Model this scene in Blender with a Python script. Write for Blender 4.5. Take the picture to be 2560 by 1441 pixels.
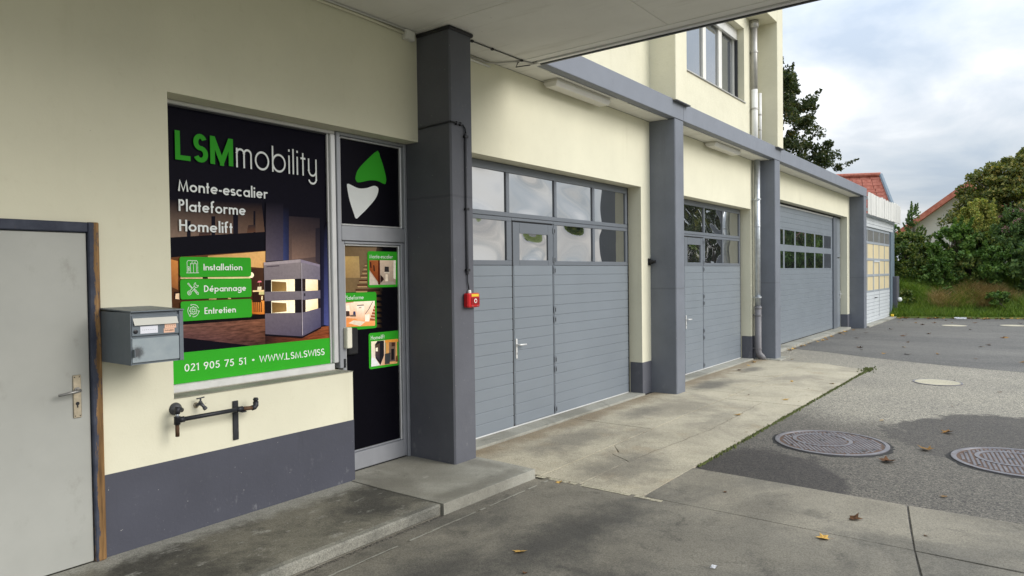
import bpy, bmesh, math, random
import numpy as np
from mathutils import Vector, Matrix
R = math.radians
scene = bpy.context.scene
for o in list(bpy.data.objects):
    bpy.data.objects.remove(o)
COL = scene.collection

# ------------------------------------------------------------------ camera
CAM = Vector((0.0, -4.51, 1.76))
YAW, PITCH, ROLL, FPX = R(52.912), R(-1.159), R(-0.7386), 1733.6
fw = Vector((math.sin(YAW)*math.cos(PITCH), math.cos(YAW)*math.cos(PITCH), math.sin(PITCH)))
r0 = Vector((math.cos(YAW), -math.sin(YAW), 0)); u0 = r0.cross(fw)
CR = r0*math.cos(ROLL) + u0*math.sin(ROLL)
CU = u0*math.cos(ROLL) - r0*math.sin(ROLL)
cd = bpy.data.cameras.new('camera'); cam = bpy.data.objects.new('camera', cd); COL.objects.link(cam)
cd.sensor_width = 36.0; cd.sensor_fit = 'HORIZONTAL'; cd.lens = FPX/2560*36
cd.clip_start = 0.05; cd.clip_end = 3000
cam.matrix_world = Matrix(((CR.x, CU.x, -fw.x, CAM.x), (CR.y, CU.y, -fw.y, CAM.y), (CR.z, CU.z, -fw.z, CAM.z), (0, 0, 0, 1)))
scene.camera = cam

def pix(px, py, Y):
    """point of the plane y = Y seen at a photograph pixel"""
    d = CR*((px-1280)/FPX) - CU*((py-720.5)/FPX) + fw
    t = (Y-CAM.y)/d.y
    return CAM + d*t

# ------------------------------------------------------------------ world, sun, exposure
SUN_EL, SUN_AZ = R(28), R(162)          # azimuth from +Y towards +X
w = bpy.data.worlds.new('World'); scene.world = w; w.use_nodes = True
nt = w.node_tree; nt.nodes.clear()
def wn(t, **k):
    n = nt.nodes.new(t)
    for a, b in k.items(): setattr(n, a, b)
    return n
out = wn('ShaderNodeOutputWorld'); bg = wn('ShaderNodeBackground'); nt.links.new(bg.outputs[0], out.inputs[0])
sky = wn('ShaderNodeTexSky'); sky.sky_type = 'NISHITA'; sky.sun_disc = False
sky.sun_elevation = SUN_EL; sky.sun_rotation = SUN_AZ; sky.air_density = 1.2; sky.dust_density = 2.0
tc = wn('ShaderNodeTexCoord'); sep = wn('ShaderNodeSeparateXYZ'); nt.links.new(tc.outputs['Generated'], sep.inputs[0])
def wm(op, a, b=None, c=None):
    n = wn('ShaderNodeMath', operation=op)
    for i, v in enumerate((a, b, c)):
        if v is None: continue
        if isinstance(v, (int, float)): n.inputs[i].default_value = v
        else: nt.links.new(v, n.inputs[i])
    return n.outputs[0]
zc = wm('MAXIMUM', sep.outputs[2], 0.0)
den = wm('ADD', zc, 0.22)
comb = wn('ShaderNodeCombineXYZ')
nt.links.new(wm('DIVIDE', sep.outputs[0], den), comb.inputs[0]); nt.links.new(wm('DIVIDE', sep.outputs[1], den), comb.inputs[1])
nz = wn('ShaderNodeTexNoise'); nz.inputs['Scale'].default_value = 1.6; nz.inputs['Detail'].default_value = 9
nz.inputs['Roughness'].default_value = 0.52; nz.inputs['Distortion'].default_value = 0.35
mp = wn('ShaderNodeMapping'); mp.inputs['Location'].default_value = (3.1, 1.35, 0.0)
nt.links.new(comb.outputs[0], mp.inputs[0]); nt.links.new(mp.outputs[0], nz.inputs['Vector'])
nz2 = wn('ShaderNodeTexNoise'); nz2.inputs['Scale'].default_value = 0.55; nz2.inputs['Detail'].default_value = 4
nt.links.new(mp.outputs[0], nz2.inputs['Vector'])
nmix = wm('ADD', wm('MULTIPLY', nz.outputs['Fac'], 0.72), wm('MULTIPLY', nz2.outputs['Fac'], 0.28))
ramp = wn('ShaderNodeValToRGB'); nt.links.new(nmix, ramp.inputs[0])
el = ramp.color_ramp.elements                         # overcast sheet: grey-blue bases to white tops
el[0].position = 0.40; el[0].color = (0.62, 0.72, 0.86, 1)
el[1].position = 0.60; el[1].color = (1.22, 1.24, 1.27, 1)
e = el.new(0.46); e.color = (0.77, 0.85, 0.95, 1)
e = el.new(0.52); e.color = (0.93, 0.98, 1.05, 1)
grad = wm('ADD', 0.54, wm('MULTIPLY', zc, 1.50))      # overcast sky is brighter overhead
sc = wn('ShaderNodeVectorMath', operation='SCALE'); nt.links.new(ramp.outputs[0], sc.inputs[0]); nt.links.new(grad, sc.inputs['Scale'])
mix = wn('ShaderNodeMixRGB'); mix.inputs[0].default_value = 0.86
nt.links.new(sky.outputs[0], mix.inputs[1])
sc2 = wn('ShaderNodeVectorMath', operation='SCALE'); sc2.inputs['Scale'].default_value = 8.9   # clouds in the sky node's units
nt.links.new(sc.outputs[0], sc2.inputs[0]); nt.links.new(sc2.outputs[0], mix.inputs[2])
nt.links.new(mix.outputs[0], bg.inputs[0]); bg.inputs[1].default_value = 0.088

sd = bpy.data.lights.new('sun', 'SUN'); sd.energy = 1.5; sd.angle = R(34); sd.color = (1.0, 0.96, 0.90)
so = bpy.data.objects.new('sun', sd); COL.objects.link(so)
sdir = Vector((math.sin(SUN_AZ)*math.cos(SUN_EL), math.cos(SUN_AZ)*math.cos(SUN_EL), math.sin(SUN_EL)))
so.rotation_euler = sdir.to_track_quat('Z', 'Y').to_euler(); so.location = (4, -14, 14)

scene.view_settings.view_transform = 'Standard'; scene.view_settings.look = 'None'
scene.view_settings.gamma = 1.0; scene.view_settings.use_curve_mapping = False
scene.view_settings.exposure = 0.62

# ------------------------------------------------------------------ materials
def srgb(r, g, b):
    f = lambda c: (c/255/12.92) if c/255 <= .04045 else ((c/255+.055)/1.055)**2.4
    return (f(r), f(g), f(b))
class NT:
    def __init__(s, name):
        s.m = bpy.data.materials.new(name); s.m.use_nodes = True
        s.t = s.m.node_tree; s.b = s.t.nodes['Principled BSDF']; s.pos = s.t.nodes.new('ShaderNodeNewGeometry').outputs['Position']
    def node(s, t, **k):
        n = s.t.nodes.new(t)
        for a, b in k.items(): setattr(n, a, b)
        return n
    def put(s, sock, v):
        if isinstance(v, (int, float)): sock.default_value = v
        elif isinstance(v, (tuple, list)): sock.default_value = (*v, 1) if len(v) == 3 and len(sock.default_value) == 4 else v
        else: s.t.links.new(v, sock)
    def noise(s, scale, detail=4, rough=.55, vec=None, stretch=None, dist=0):
        n = s.node('ShaderNodeTexNoise'); n.inputs['Scale'].default_value = scale; n.inputs['Detail'].default_value = detail
        n.inputs['Roughness'].default_value = rough; n.inputs['Distortion'].default_value = dist
        v = vec or s.pos
        if stretch:
            mp = s.node('ShaderNodeMapping'); mp.inputs['Scale'].default_value = stretch; s.t.links.new(v, mp.inputs[0]); v = mp.outputs[0]
        s.t.links.new(v, n.inputs['Vector']); return n.outputs['Fac']
    def voro(s, scale, feature='F1', out='Color'):
        n = s.node('ShaderNodeTexVoronoi'); n.feature = feature; n.inputs['Scale'].default_value = scale
        s.t.links.new(s.pos, n.inputs['Vector']); return n.outputs[out]
    def math(s, op, a, b=0.0, clamp=False):
        n = s.node('ShaderNodeMath', operation=op, use_clamp=clamp); s.put(n.inputs[0], a); s.put(n.inputs[1], b); return n.outputs[0]
    def step(s, v, lo, hi, a=0.0, b=1.0):
        n = s.node('ShaderNodeMapRange', interpolation_type='SMOOTHSTEP'); s.put(n.inputs[0], v)
        for i, x in enumerate((lo, hi, a, b)): n.inputs[i+1].default_value = x
        return n.outputs[0]
    def mix(s, f, a, b, mode='MIX'):
        n = s.node('ShaderNodeMixRGB', blend_type=mode); s.put(n.inputs[0], f); s.put(n.inputs[1], a); s.put(n.inputs[2], b); return n.outputs[0]
    def ramp(s, f, stops):
        n = s.node('ShaderNodeValToRGB'); s.put(n.inputs[0], f); e = n.color_ramp.elements
        e[0].position, e[0].color = stops[0][0], (*stops[0][1], 1); e[1].position, e[1].color = stops[-1][0], (*stops[-1][1], 1)
        for p, c in stops[1:-1]:
            x = e.new(p); x.color = (*c, 1)
        return n.outputs[0]
    def xyz(s):
        n = s.node('ShaderNodeSeparateXYZ'); s.t.links.new(s.pos, n.inputs[0]); return n.outputs
    def bump(s, h, strength=.3, dist=.01):
        n = s.node('ShaderNodeBump'); n.inputs['Strength'].default_value = strength; n.inputs['Distance'].default_value = dist
        s.put(n.inputs['Height'], h); s.t.links.new(n.outputs[0], s.b.inputs['Normal']); return n
    def set(s, color=None, rough=None, metal=None, spec=None, **k):
        if color is not None: s.put(s.b.inputs['Base Color'], color)
        if rough is not None: s.put(s.b.inputs['Roughness'], rough)
        if metal is not None: s.put(s.b.inputs['Metallic'], metal)
        if spec is not None: s.put(s.b.inputs['Specular IOR Level'], spec)
        for a, b in k.items(): s.put(s.b.inputs[a.replace('_', ' ')], b)
        return s.m
M = {}
def paint(name, c, rough=.6, var=.10, scale=3, metal=0, bump=.08, bscale=60, spec=.4, streak=False, dirt=None):
    n = NT(name); f = n.noise(scale, 5, .6)
    if streak: f = n.math('ADD', n.math('MULTIPLY', f, .5), n.math('MULTIPLY', n.noise(6, 4, .6, stretch=(1, 1, .12)), .5))
    k = tuple(min(1, x*(1+var)) for x in c); d = tuple(x*(1-var) for x in c)
    col = n.ramp(f, [(.3, d), (.7, k)])
    if dirt:
        g = n.noise(9, 6, .7); col = n.mix(n.step(g, .60, .78, 0, dirt[1]), col, dirt[0])
    n.set(col, n.ramp(n.noise(scale*4, 3), [(.3, (rough*.85,)*3), (.7, (min(1, rough*1.12),)*3)]), metal, spec)
    if bump: n.bump(n.noise(bscale, 4, .6), bump, .004)
    M[name] = n.m; return n.m

# cream render with faint stains, scuffs and hand-trowelled unevenness
def cream(name, c, bscale, bstr, bdist):
    n = NT(name); x = n.xyz()
    big = n.noise(.9, 5, .6); fine = n.noise(14, 5, .65); run = n.noise(5, 5, .6, stretch=(1, 1, .08))
    col = n.ramp(big, [(.3, tuple(v*.92 for v in c)), (.7, tuple(min(1, v*1.04) for v in c))])
    col = n.mix(n.step(fine, .54, .80, 0, .24), col, (c[0]*.78, c[1]*.75, c[2]*.68))
    col = n.mix(n.step(run, .57, .78, 0, .24), col, (c[0]*.72, c[1]*.70, c[2]*.62))
    spot = n.noise(38, 2, .5); col = n.mix(n.step(spot, .765, .79, 0, .45), col, (.22, .20, .17))
    n.set(col, .88, 0, .25)
    h = n.math('ADD', n.math('MULTIPLY', n.noise(bscale, 4, .6), .6), n.math('MULTIPLY', n.noise(7, 3, .5), .7))
    n.bump(h, bstr, bdist); M[name] = n.m
cream('cream_render', (.715, .690, .540), 70, .22, .006)
cream('cream_roughcast', (.705, .675, .525), 95, .75, .012)
def grey_masonry(name, c):
    n = NT(name); x = n.xyz()
    col = n.ramp(n.noise(1.6, 6, .62), [(.28, tuple(v*.86 for v in c)), (.72, tuple(v*1.12 for v in c))])
    col = n.mix(n.step(n.noise(24, 4, .6), .64, .78, 0, .35), col, (.20, .20, .21))
    low = n.step(x[2], .08, .55, 1, 0)                      # salts and splashes that gather low down
    sp = n.step(n.noise(16, 6, .72, stretch=(1, 1, .5)), .57, .74, 0, .45)
    col = n.mix(n.math('MULTIPLY', low, sp), col, (.30, .30, .31))
    pour = n.math('ABSOLUTE', n.math('SUBTRACT', n.math('ADD', x[2], n.math('MULTIPLY', n.noise(9, 4), .02)), 1.53 if 'pillar' in name else 2.47))
    col = n.mix(n.step(pour, .004, .016, .5, 0), col, tuple(v*.6 for v in c))
    col = n.mix(n.step(n.noise(7, 6, .7, stretch=(1, 1, .1)), .58, .72, 0, .3), col, tuple(v*.72 for v in c))
    chip = n.step(n.noise(60, 1, .4), .80, .815, 0, .5); col = n.mix(chip, col, (.62, .60, .56))
    n.set(col, .62, 0, .35)
    n.bump(n.math('ADD', n.noise(45, 4, .6), n.math('MULTIPLY', n.noise(5, 3, .5), 2.0)), .25, .005); M[name] = n.m
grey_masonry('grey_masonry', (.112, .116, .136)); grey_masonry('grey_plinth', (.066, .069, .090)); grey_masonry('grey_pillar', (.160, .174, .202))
paint('beam_grey', (.190, .206, .240), .6, .07, 2.5, bump=.15, bscale=40, dirt=((.10, .10, .115), .35))
paint('soffit_white', (.70, .69, .63), .75, .05, 1.2, bump=.05, bscale=30, dirt=((.42, .39, .32), .25))
n = NT('soffit_white'); col = n.ramp(n.noise(1.2, 6, .6), [(.3, (.70, .69, .64)), (.7, (.80, .79, .74))])
col = n.mix(n.step(n.noise(5, 6, .68, stretch=(1, .10, 1)), .54, .70, 0, .35), col, (.44, .42, .35)); col = n.mix(n.step(n.noise(26, 4, .6), .70, .76, 0, .5), col, (.24, .22, .18))
n.set(col, .78, 0, .3); n.bump(n.noise(40, 3, .5, stretch=(1, .15, 1)), .12, .004); M['soffit_white'] = n.m
paint('trim_white', (.74, .73, .69), .5, .05, 3)
paint('black_cap', (.018, .018, .022), .5, .15, 4)
paint('door_grey', (.190, .216, .244), .42, .04, 1.5, bump=.22, bscale=120, spec=.5)
paint('door_frame_grey', (.135, .150, .172), .4, .05, 2, bump=.06)
paint('rubber', (.012, .012, .014), .7, .2, 10)
paint('aluminium', (.66, .66, .66), .36, .08, 4, metal=.40, bump=.05, bscale=30, streak=True)
paint('aluminium_dull', (.34, .35, .38), .42, .10, 4, metal=.40, bump=.05, bscale=30, streak=True)
paint('aluminium_light', (.72, .72, .71), .4, .06, 5, metal=.35)
paint('galvanised', (.56, .59, .62), .4, .14, 14, metal=.8, bump=.05)
paint('zinc_aged', (.44, .43, .41), .5, .18, 9, metal=.6, streak=True)
paint('pipe_grey', (.17, .165, .175), .5, .08, 5)
paint('pipe_white', (.80, .80, .78), .4, .05, 6)
paint('chrome_worn', (.30, .295, .285), .42, .18, 18, metal=.7)
paint('tap_grey', (.085, .088, .095), .5, .25, 20, metal=.3)
paint('brass_worn', (.46, .40, .30), .42, .22, 22, metal=.75, dirt=((.12, .09, .06), .7))
paint('iron_black', (.032, .034, .040), .5, .35, 18, metal=.35, bump=.3, bscale=80, dirt=((.30, .28, .26), .35))
paint('iron_rust', (.10, .055, .030), .75, .4, 22, metal=.2, bump=.4, bscale=80)
paint('grey_plate', (.085, .088, .095), .5, .1, 8)
paint('lamp_base', (.62, .60, .53), .5, .06, 5)
paint('lamp_diffuser', (.66, .645, .60), .35, .04, 3)
paint('red_plastic', (.56, .010, .014), .35, .06, 8, bump=0)
paint('red_dark', (.30, .008, .010), .3, .06, 8, bump=0)
paint('yellow_tag', (.85, .58, .04), .5, .05, 10, bump=0)
paint('black_print', (.012, .012, .016), .4, .05, 10, bump=0)
paint('white_print', (.86, .88, .85), .5, .02, 10, bump=0)
paint('pale_print', (.80, .83, .83), .5, .02, 10, bump=0)
paint('green_print', (.036, .40, .022), .5, .03, 4, bump=0, spec=.10)
paint('green_logo', (.036, .36, .022), .5, .03, 4, bump=0, spec=.10)
paint('paper_white', (.74, .75, .82), .8, .03, 10, bump=0)
paint('paper_peach', (.80, .50, .36), .8, .03, 10, bump=0)
paint('mail_metal', (.150, .178, .205), .46, .14, 7, metal=.25, bump=.08, bscale=50, dirt=((.07, .075, .085), .45), streak=True)
paint('flap_cream', (.55, .55, .50), .5, .05, 8)
paint('cream_plastic', (.80, .77, .64), .45, .04, 8)
paint('old_white', (.52, .55, .57), .6, .08, 5, dirt=((.30, .31, .30), .3), streak=True)
paint('old_pane_yellow', (.68, .58, .37), .42, .10, 2.5, bump=.04, streak=True)
paint('old_pane_grey', (.17, .17, .165), .4, .14, 3, bump=.04, streak=True)
paint('plank_white', (.64, .635, .60), .65, .09, 4, bump=.3, bscale=40, dirt=((.42, .40, .35), .45), streak=True)
paint('old_grey', (.30, .33, .36), .55, .08, 5)
paint('blue_grey_post', (.16, .21, .25), .5, .10, 4, streak=True)
paint('house_wall', (.52, .50, .45), .85, .06, 1)
paint('moss', (.085, .105, .025), .95, .45, 20, bump=.8, bscale=60)
paint('tar', (.028, .027, .026), .9, .5, 30, bump=.6, bscale=90)
paint('soil', (.10, .075, .05), .95, .35, 6, bump=.6, bscale=20)
paint('litter_white', (.55, .56, .58), .6, .05, 10)
paint('bark', (.085, .068, .050), .9, .3, 9, bump=.8, bscale=25)
paint('metal_dark', (.055, .057, .062), .45, .12, 5, metal=.5)
# mailbox door: colour turns near black around the finger pull, with a ragged edge
n = NT('mail_door'); x = n.xyz()
dx = n.math('SUBTRACT', x[0], 1.862); dz = n.math('SUBTRACT', x[2], 1.338)
rr = n.math('SQRT', n.math('ADD', n.math('MULTIPLY', dx, dx), n.math('MULTIPLY', dz, dz)))
rr = n.math('ADD', rr, n.math('MULTIPLY', n.math('SUBTRACT', n.noise(60, 5, .7), .5), .05))
col = n.ramp(n.noise(9, 5, .6), [(.3, (.255, .305, .335)), (.7, (.33, .375, .40))])
n.set(n.mix(n.step(rr, .012, .050, .85, 0), col, (.03, .03, .035)), .45, .2, .5); M['mail_door'] = n.m
# glass of the sectional doors: acrylic double panes over a dark hall
n = NT('door_glass'); n.set((.018, .020, .022), .015, 0, .5, IOR=3.8, Coat_Weight=1.0, Coat_IOR=3.0, Coat_Roughness=.01); M['door_glass'] = n.m
n = NT('window_glass'); n.set((.10, .11, .12), .02, 0, .5, IOR=2.2, Coat_Weight=1.0, Coat_IOR=1.8, Coat_Roughness=.01); M['window_glass'] = n.m
# printed film on the shop glass: colours come from the print itself (a corner colour layer)
n = NT('film_print'); a = n.node('ShaderNodeVertexColor', layer_name='print'); col = n.mix(1.0, a.outputs[0], (1.62, 1.52, 1.32), 'MULTIPLY')
n.set(n.mix(.25, col, n.mix(1.0, col, n.ramp(n.noise(40, 4, .6), [(.3, (.6, .6, .6)), (.7, (1.35, 1.35, 1.35))]), 'MULTIPLY')), .42, 0, .05); M['film_print'] = n.m
n = NT('film_floor'); a = n.node('ShaderNodeVertexColor', layer_name='print'); col = a.outputs[0]
g = n.noise(30, 4, .6, stretch=(.35, 1, 2.2)); g2 = n.voro(22)
n.set(n.mix(1.0, col, n.ramp(g, [(.3, (.6, .56, .56)), (.7, (2.2, 2.05, 2.0))]), 'MULTIPLY'), .42, 0, .05); M['film_floor'] = n.m
# old wooden door frame, blue paint worn to bare wood
n = NT('frame_worn'); x = n.xyz()
g = n.noise(34, 6, .65, stretch=(1, 1, .07)); wood = n.ramp(g, [(.3, (.10, .055, .022)), (.55, (.26, .145, .055)), (.75, (.40, .25, .12))])
blue = n.ramp(n.noise(12, 5, .6), [(.3, (.030, .036, .058)), (.7, (.060, .068, .095))])
mk = n.math('ADD', n.noise(26, 8, .78, stretch=(1.3, 1, .22)), n.math('ADD', n.step(x[0], 1.778, 1.812, -.06, .20), n.step(x[2], .10, 1.5, .10, -.03)))
n.set(n.mix(n.step(mk, .55, .63), blue, wood), .7, 0, .3); n.bump(g, .4, .003); M['frame_worn'] = n.m
# grey steel door leaf
n = NT('door_leaf'); col = n.ramp(n.noise(1.4, 6, .6), [(.3, (.335, .34, .315)), (.7, (.405, .41, .38))])
col = n.mix(n.step(n.noise(5, 6, .7, stretch=(1, 1, .6)), .58, .74, 0, .5), col, (.24, .235, .20))
n.set(col, .5, 0, .4); n.bump(n.noise(50, 3), .05, .003); M['door_leaf'] = n.m
# ground materials
def concrete(name, c, dark, amt, warm=None, extra=None, grain_amt=1.0):
    n = NT(name)
    col = n.ramp(n.noise(1.1, 7, .62), [(.26, tuple(v*.72 for v in c)), (.5, c), (.74, tuple(v*1.14 for v in c))])
    col = n.mix(n.step(n.noise(.75, 6, .66, dist=.6), .47, .66, 0, amt), col, dark)
    if warm: col = n.mix(n.step(n.noise(1.8, 5, .6), .55, .70, 0, .5), col, warm)
    col = n.mix(n.step(n.noise(30, 5, .7), .60, .74, 0, .5), col, tuple(v*.42 for v in c))
    col = n.mix(n.step(n.noise(3.3, 7, .72, dist=.4), .54, .70, 0, .55), col, tuple(v*.55 for v in dark) if amt > .6 else tuple(v*.6 for v in c))
    col = n.mix(n.step(n.noise(4.7, 6, .7), .60, .72, 0, .35), col, tuple(min(1, v*1.35) for v in c))
    if extra: col = extra(n, col)
    grain = n.voro(150); bw = n.node('ShaderNodeRGBToBW'); n.t.links.new(grain, bw.inputs[0])
    col = n.mix(grain_amt, col, n.ramp(bw.outputs[0], [(.2, (.78, .78, .78)), (.8, (1.21, 1.21, 1.21))]), 'MULTIPLY')
    col = n.mix(n.step(n.noise(70, 2, .5), .70, .76, 0, .7), col, (.03, .028, .025))
    n.set(col, n.ramp(n.noise(3, 4), [(.3, (.72,)*3), (.7, (.92,)*3)]), 0, .3)
    n.bump(n.math('ADD', n.noise(140, 3, .6), n.math('MULTIPLY', n.noise(9, 5, .6), 1.2)), .35, .006); M[name] = n.m
def oil(n, col, spots, tone):
    x = n.xyz(); wob = n.math('MULTIPLY', n.math('SUBTRACT', n.noise(4, 6, .65), .5), 1.5)
    for cx, cy, rx, ry, a in spots:
        u = n.math('DIVIDE', n.math('SUBTRACT', x[0], cx), rx); v = n.math('DIVIDE', n.math('SUBTRACT', x[1], cy), ry)
        d = n.math('SQRT', n.math('ADD', n.math('MULTIPLY', u, u), n.math('MULTIPLY', v, v)))
        col = n.mix(n.step(n.math('ADD', d, wob), .2, 1.15, a, 0), col, tone)
    return col
def apron_dirt(n, col):
    x = n.xyz(); edge = n.step(n.math('ADD', x[1], n.math('MULTIPLY', n.math('SUBTRACT', n.noise(3, 6, .65), .5), .7)), -.42, -.08, 0, .75)
    col = n.mix(edge, col, (.215, .165, .105))
    return oil(n, col, ((10.4, -.5, .75, .30, .8), (12.4, -.45, .6, .22, .7), (6.2, -.6, .9, .35, .6), (7.9, -.55, .6, .25, .6), (5.6, -1.5, .8, .45, .6), (8.2, -1.5, .5, .2, .4)), (.105, .098, .086))
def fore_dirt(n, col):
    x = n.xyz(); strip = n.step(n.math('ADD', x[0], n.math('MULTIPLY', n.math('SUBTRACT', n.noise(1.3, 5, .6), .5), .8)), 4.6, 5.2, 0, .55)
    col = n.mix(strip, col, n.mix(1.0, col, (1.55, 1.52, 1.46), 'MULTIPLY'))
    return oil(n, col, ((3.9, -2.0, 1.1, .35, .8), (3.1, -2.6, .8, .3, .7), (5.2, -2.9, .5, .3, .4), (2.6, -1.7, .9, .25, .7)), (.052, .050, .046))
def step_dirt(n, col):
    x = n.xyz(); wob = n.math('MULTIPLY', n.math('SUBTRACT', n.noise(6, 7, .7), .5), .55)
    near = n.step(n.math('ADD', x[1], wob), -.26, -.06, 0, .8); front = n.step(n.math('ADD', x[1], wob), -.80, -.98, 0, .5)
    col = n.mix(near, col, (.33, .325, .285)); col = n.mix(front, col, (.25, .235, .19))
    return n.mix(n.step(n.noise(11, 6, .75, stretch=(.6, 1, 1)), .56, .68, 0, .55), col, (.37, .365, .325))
concrete('concrete_apron', (.43, .390, .295), (.20, .18, .145), .55, (.31, .25, .165), apron_dirt)
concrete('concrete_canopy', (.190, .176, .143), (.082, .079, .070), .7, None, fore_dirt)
concrete('concrete_step', (.345, .338, .292), (.20, .192, .158), .75, None, lambda n, col: oil(n, col, ((4.2, -.95, .9, .14, .55), (3.85, -.3, .25, .5, .5), (4.75, -.5, .12, .5, .45)), (.13, .122, .10)), .45)
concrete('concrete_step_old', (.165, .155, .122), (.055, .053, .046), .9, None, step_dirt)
concrete('concrete_kerb', (.27, .262, .222), (.10, .098, .085), .8)
concrete('concrete_cover', (.44, .405, .30), (.34, .31, .24), .4)
n = NT('asphalt_old'); x = n.xyz()
def spk(scale, lo, hi):
    bw = n.node('ShaderNodeRGBToBW'); n.t.links.new(n.voro(scale), bw.inputs[0]); return bw.outputs[0]
a1 = spk(125, 0, 1); a2 = spk(72, 0, 1)
stone = n.math('ADD', n.math('MULTIPLY', a1, .6), n.math('MULTIPLY', a2, .4))
col = n.ramp(stone, [(.20, (.07, .066, .060)), (.44, (.205, .194, .166)), (.64, (.345, .32, .265)), (.82, (.52, .485, .40))])
def blob(cx, cy, rx, ry, rot=0):
    dx = n.math('SUBTRACT', x[0], cx); dy = n.math('SUBTRACT', x[1], cy); c, s = math.cos(rot), math.sin(rot)
    u = n.math('DIVIDE', n.math('ADD', n.math('MULTIPLY', dx, c), n.math('MULTIPLY', dy, s)), rx)
    v = n.math('DIVIDE', n.math('SUBTRACT', n.math('MULTIPLY', dy, c), n.math('MULTIPLY', dx, s)), ry)
    return n.math('SQRT', n.math('ADD', n.math('MULTIPLY', u, u), n.math('MULTIPLY', v, v)))
wob = n.math('MULTIPLY', n.math('SUBTRACT', n.noise(1.7, 6, .6), .5), .9)
def wet(d, lo=.85, hi=1.0): return n.step(n.math('ADD', d, wob), lo, hi, 1, 0)
m = n.math('MULTIPLY', wet(blob(6.15, -2.65, 1.25, .80, .35), .66, 1.0), .95)
m = n.math('MAXIMUM', m, n.step(n.math('ADD', n.math('ADD', x[0], n.math('MULTIPLY', x[1], -.25)), n.math('MULTIPLY', wob, 1.6)), 8.9, 10.3, .66, 0))
m = n.math('MAXIMUM', m, n.math('MULTIPLY', wet(blob(9.0, -4.5, 1.7, 1.25, -.7), .86, .97), .84))
m = n.math('MAXIMUM', m, n.math('MULTIPLY', wet(blob(7.6, -2.85, 1.0, .68, .3), .86, 1.1), .50))
m = n.math('MAXIMUM', m, n.math('MULTIPLY', wet(blob(6.6, -4.6, 1.1, 1.5, 0), .7, 1.05), .45))
col = n.mix(m, col, n.mix(.22, n.mix(1.0, col, (.17, .158, .166), 'MULTIPLY'), (.022, .020, .024)))
col = n.mix(1.0, col, n.ramp(n.noise(.5, 5, .6), [(.3, (.86, .86, .86)), (.7, (1.12, 1.11, 1.07))]), 'MULTIPLY')
n.set(col, n.math('SUBTRACT', .88, n.math('MULTIPLY', m, .22)), 0, .35)
n.bump(stone, .55, .006); M['asphalt_old'] = n.m
n = NT('asphalt_dark'); bw = n.node('ShaderNodeRGBToBW'); n.t.links.new(n.voro(120), bw.inputs[0])
col = n.ramp(bw.outputs[0], [(.2, (.075, .074, .072)), (.55, (.135, .132, .124)), (.85, (.21, .205, .19))])
col = n.mix(1.0, col, n.ramp(n.noise(.6, 6, .65, stretch=(1, .35, 1)), [(.3, (.70, .70, .71)), (.7, (1.25, 1.23, 1.18))]), 'MULTIPLY')
n.set(col, .85, 0, .3); n.bump(bw.outputs[0], .4, .004); M['asphalt_dark'] = n.m
n = NT('cast_iron'); col = n.ramp(n.noise(9, 5, .6), [(.3, (.155, .150, .165)), (.7, (.24, .235, .25))])
n.set(n.mix(n.step(n.noise(14, 5, .6), .56, .68, 0, .6), col, (.165, .095, .062)), .5, .55, .5); M['cast_iron'] = n.m
n = NT('cast_iron_low'); n.set(n.ramp(n.noise(12, 5, .6), [(.3, (.085, .058, .046)), (.7, (.15, .095, .068))]), .75, .2, .3); M['cast_iron_low'] = n.m
n = NT('grass_ground'); n.set(n.ramp(n.noise(2.2, 6, .65), [(.3, (.06, .09, .02)), (.55, (.11, .145, .032)), (.75, (.19, .165, .065))]), .95, 0, .2)
n.bump(n.noise(25, 5, .7), .9, .05); M['grass_ground'] = n.m
def leafmat(name, stops, trans=.25):
    n = NT(name); g = n.node('ShaderNodeNewGeometry')
    f = n.math('ADD', n.math('MULTIPLY', g.outputs['Random Per Island'], .65), n.math('MULTIPLY', n.noise(.9, 3), .35))
    col = n.ramp(f, stops); n.set(col, .55, 0, .3)
    tr = n.node('ShaderNodeBsdfTranslucent'); n.put(tr.inputs[0], n.mix(1.0, col, (1.4, 1.5, .6), 'MULTIPLY'))
    ms = n.node('ShaderNodeMixShader'); ms.inputs[0].default_value = trans
    n.t.links.new(n.b.outputs[0], ms.inputs[1]); n.t.links.new(tr.outputs[0], ms.inputs[2])
    n.t.links.new(ms.outputs[0], n.t.nodes['Material Output'].inputs[0]); M[name] = n.m
leafmat('leaf_dark', [(.2, (0.023, 0.038, 0.014)), (.55, (0.049, 0.072, 0.023)), (.8, (0.102, 0.102, 0.032)), (.92, (0.203, 0.109, 0.043))])
leafmat('leaf_maple', [(.2, (0.059, 0.083, 0.025)), (.5, (0.131, 0.159, 0.042)), (.75, (0.260, 0.237, 0.056)), (.95, (0.452, 0.296, 0.085))])
leafmat('leaf_bright', [(.2, (0.037, 0.081, 0.017)), (.5, (0.085, 0.168, 0.033)), (.8, (0.179, 0.270, 0.059))])
leafmat('leaf_shrub', [(.2, (0.042, 0.076, 0.020)), (.5, (0.090, 0.147, 0.032)), (.8, (0.225, 0.234, 0.053))])
leafmat('leaf_feather', [(.2, (0.137, 0.179, 0.043)), (.5, (0.287, 0.332, 0.074)), (.8, (0.559, 0.462, 0.119))])
leafmat('leaf_feather_dark', [(.2, (0.048, 0.095, 0.034)), (.5, (0.095, 0.171, 0.052)), (.8, (0.203, 0.274, 0.076))])
leafmat('blossom_pink', [(.2, (0.429, 0.169, 0.260)), (.8, (0.700, 0.364, 0.468))])
leafmat('grass_blade', [(.2, (0.065, 0.123, 0.017)), (.5, (0.145, 0.246, 0.035)), (.75, (0.246, 0.326, 0.052)), (.95, (0.334, 0.290, 0.116))])
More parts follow.
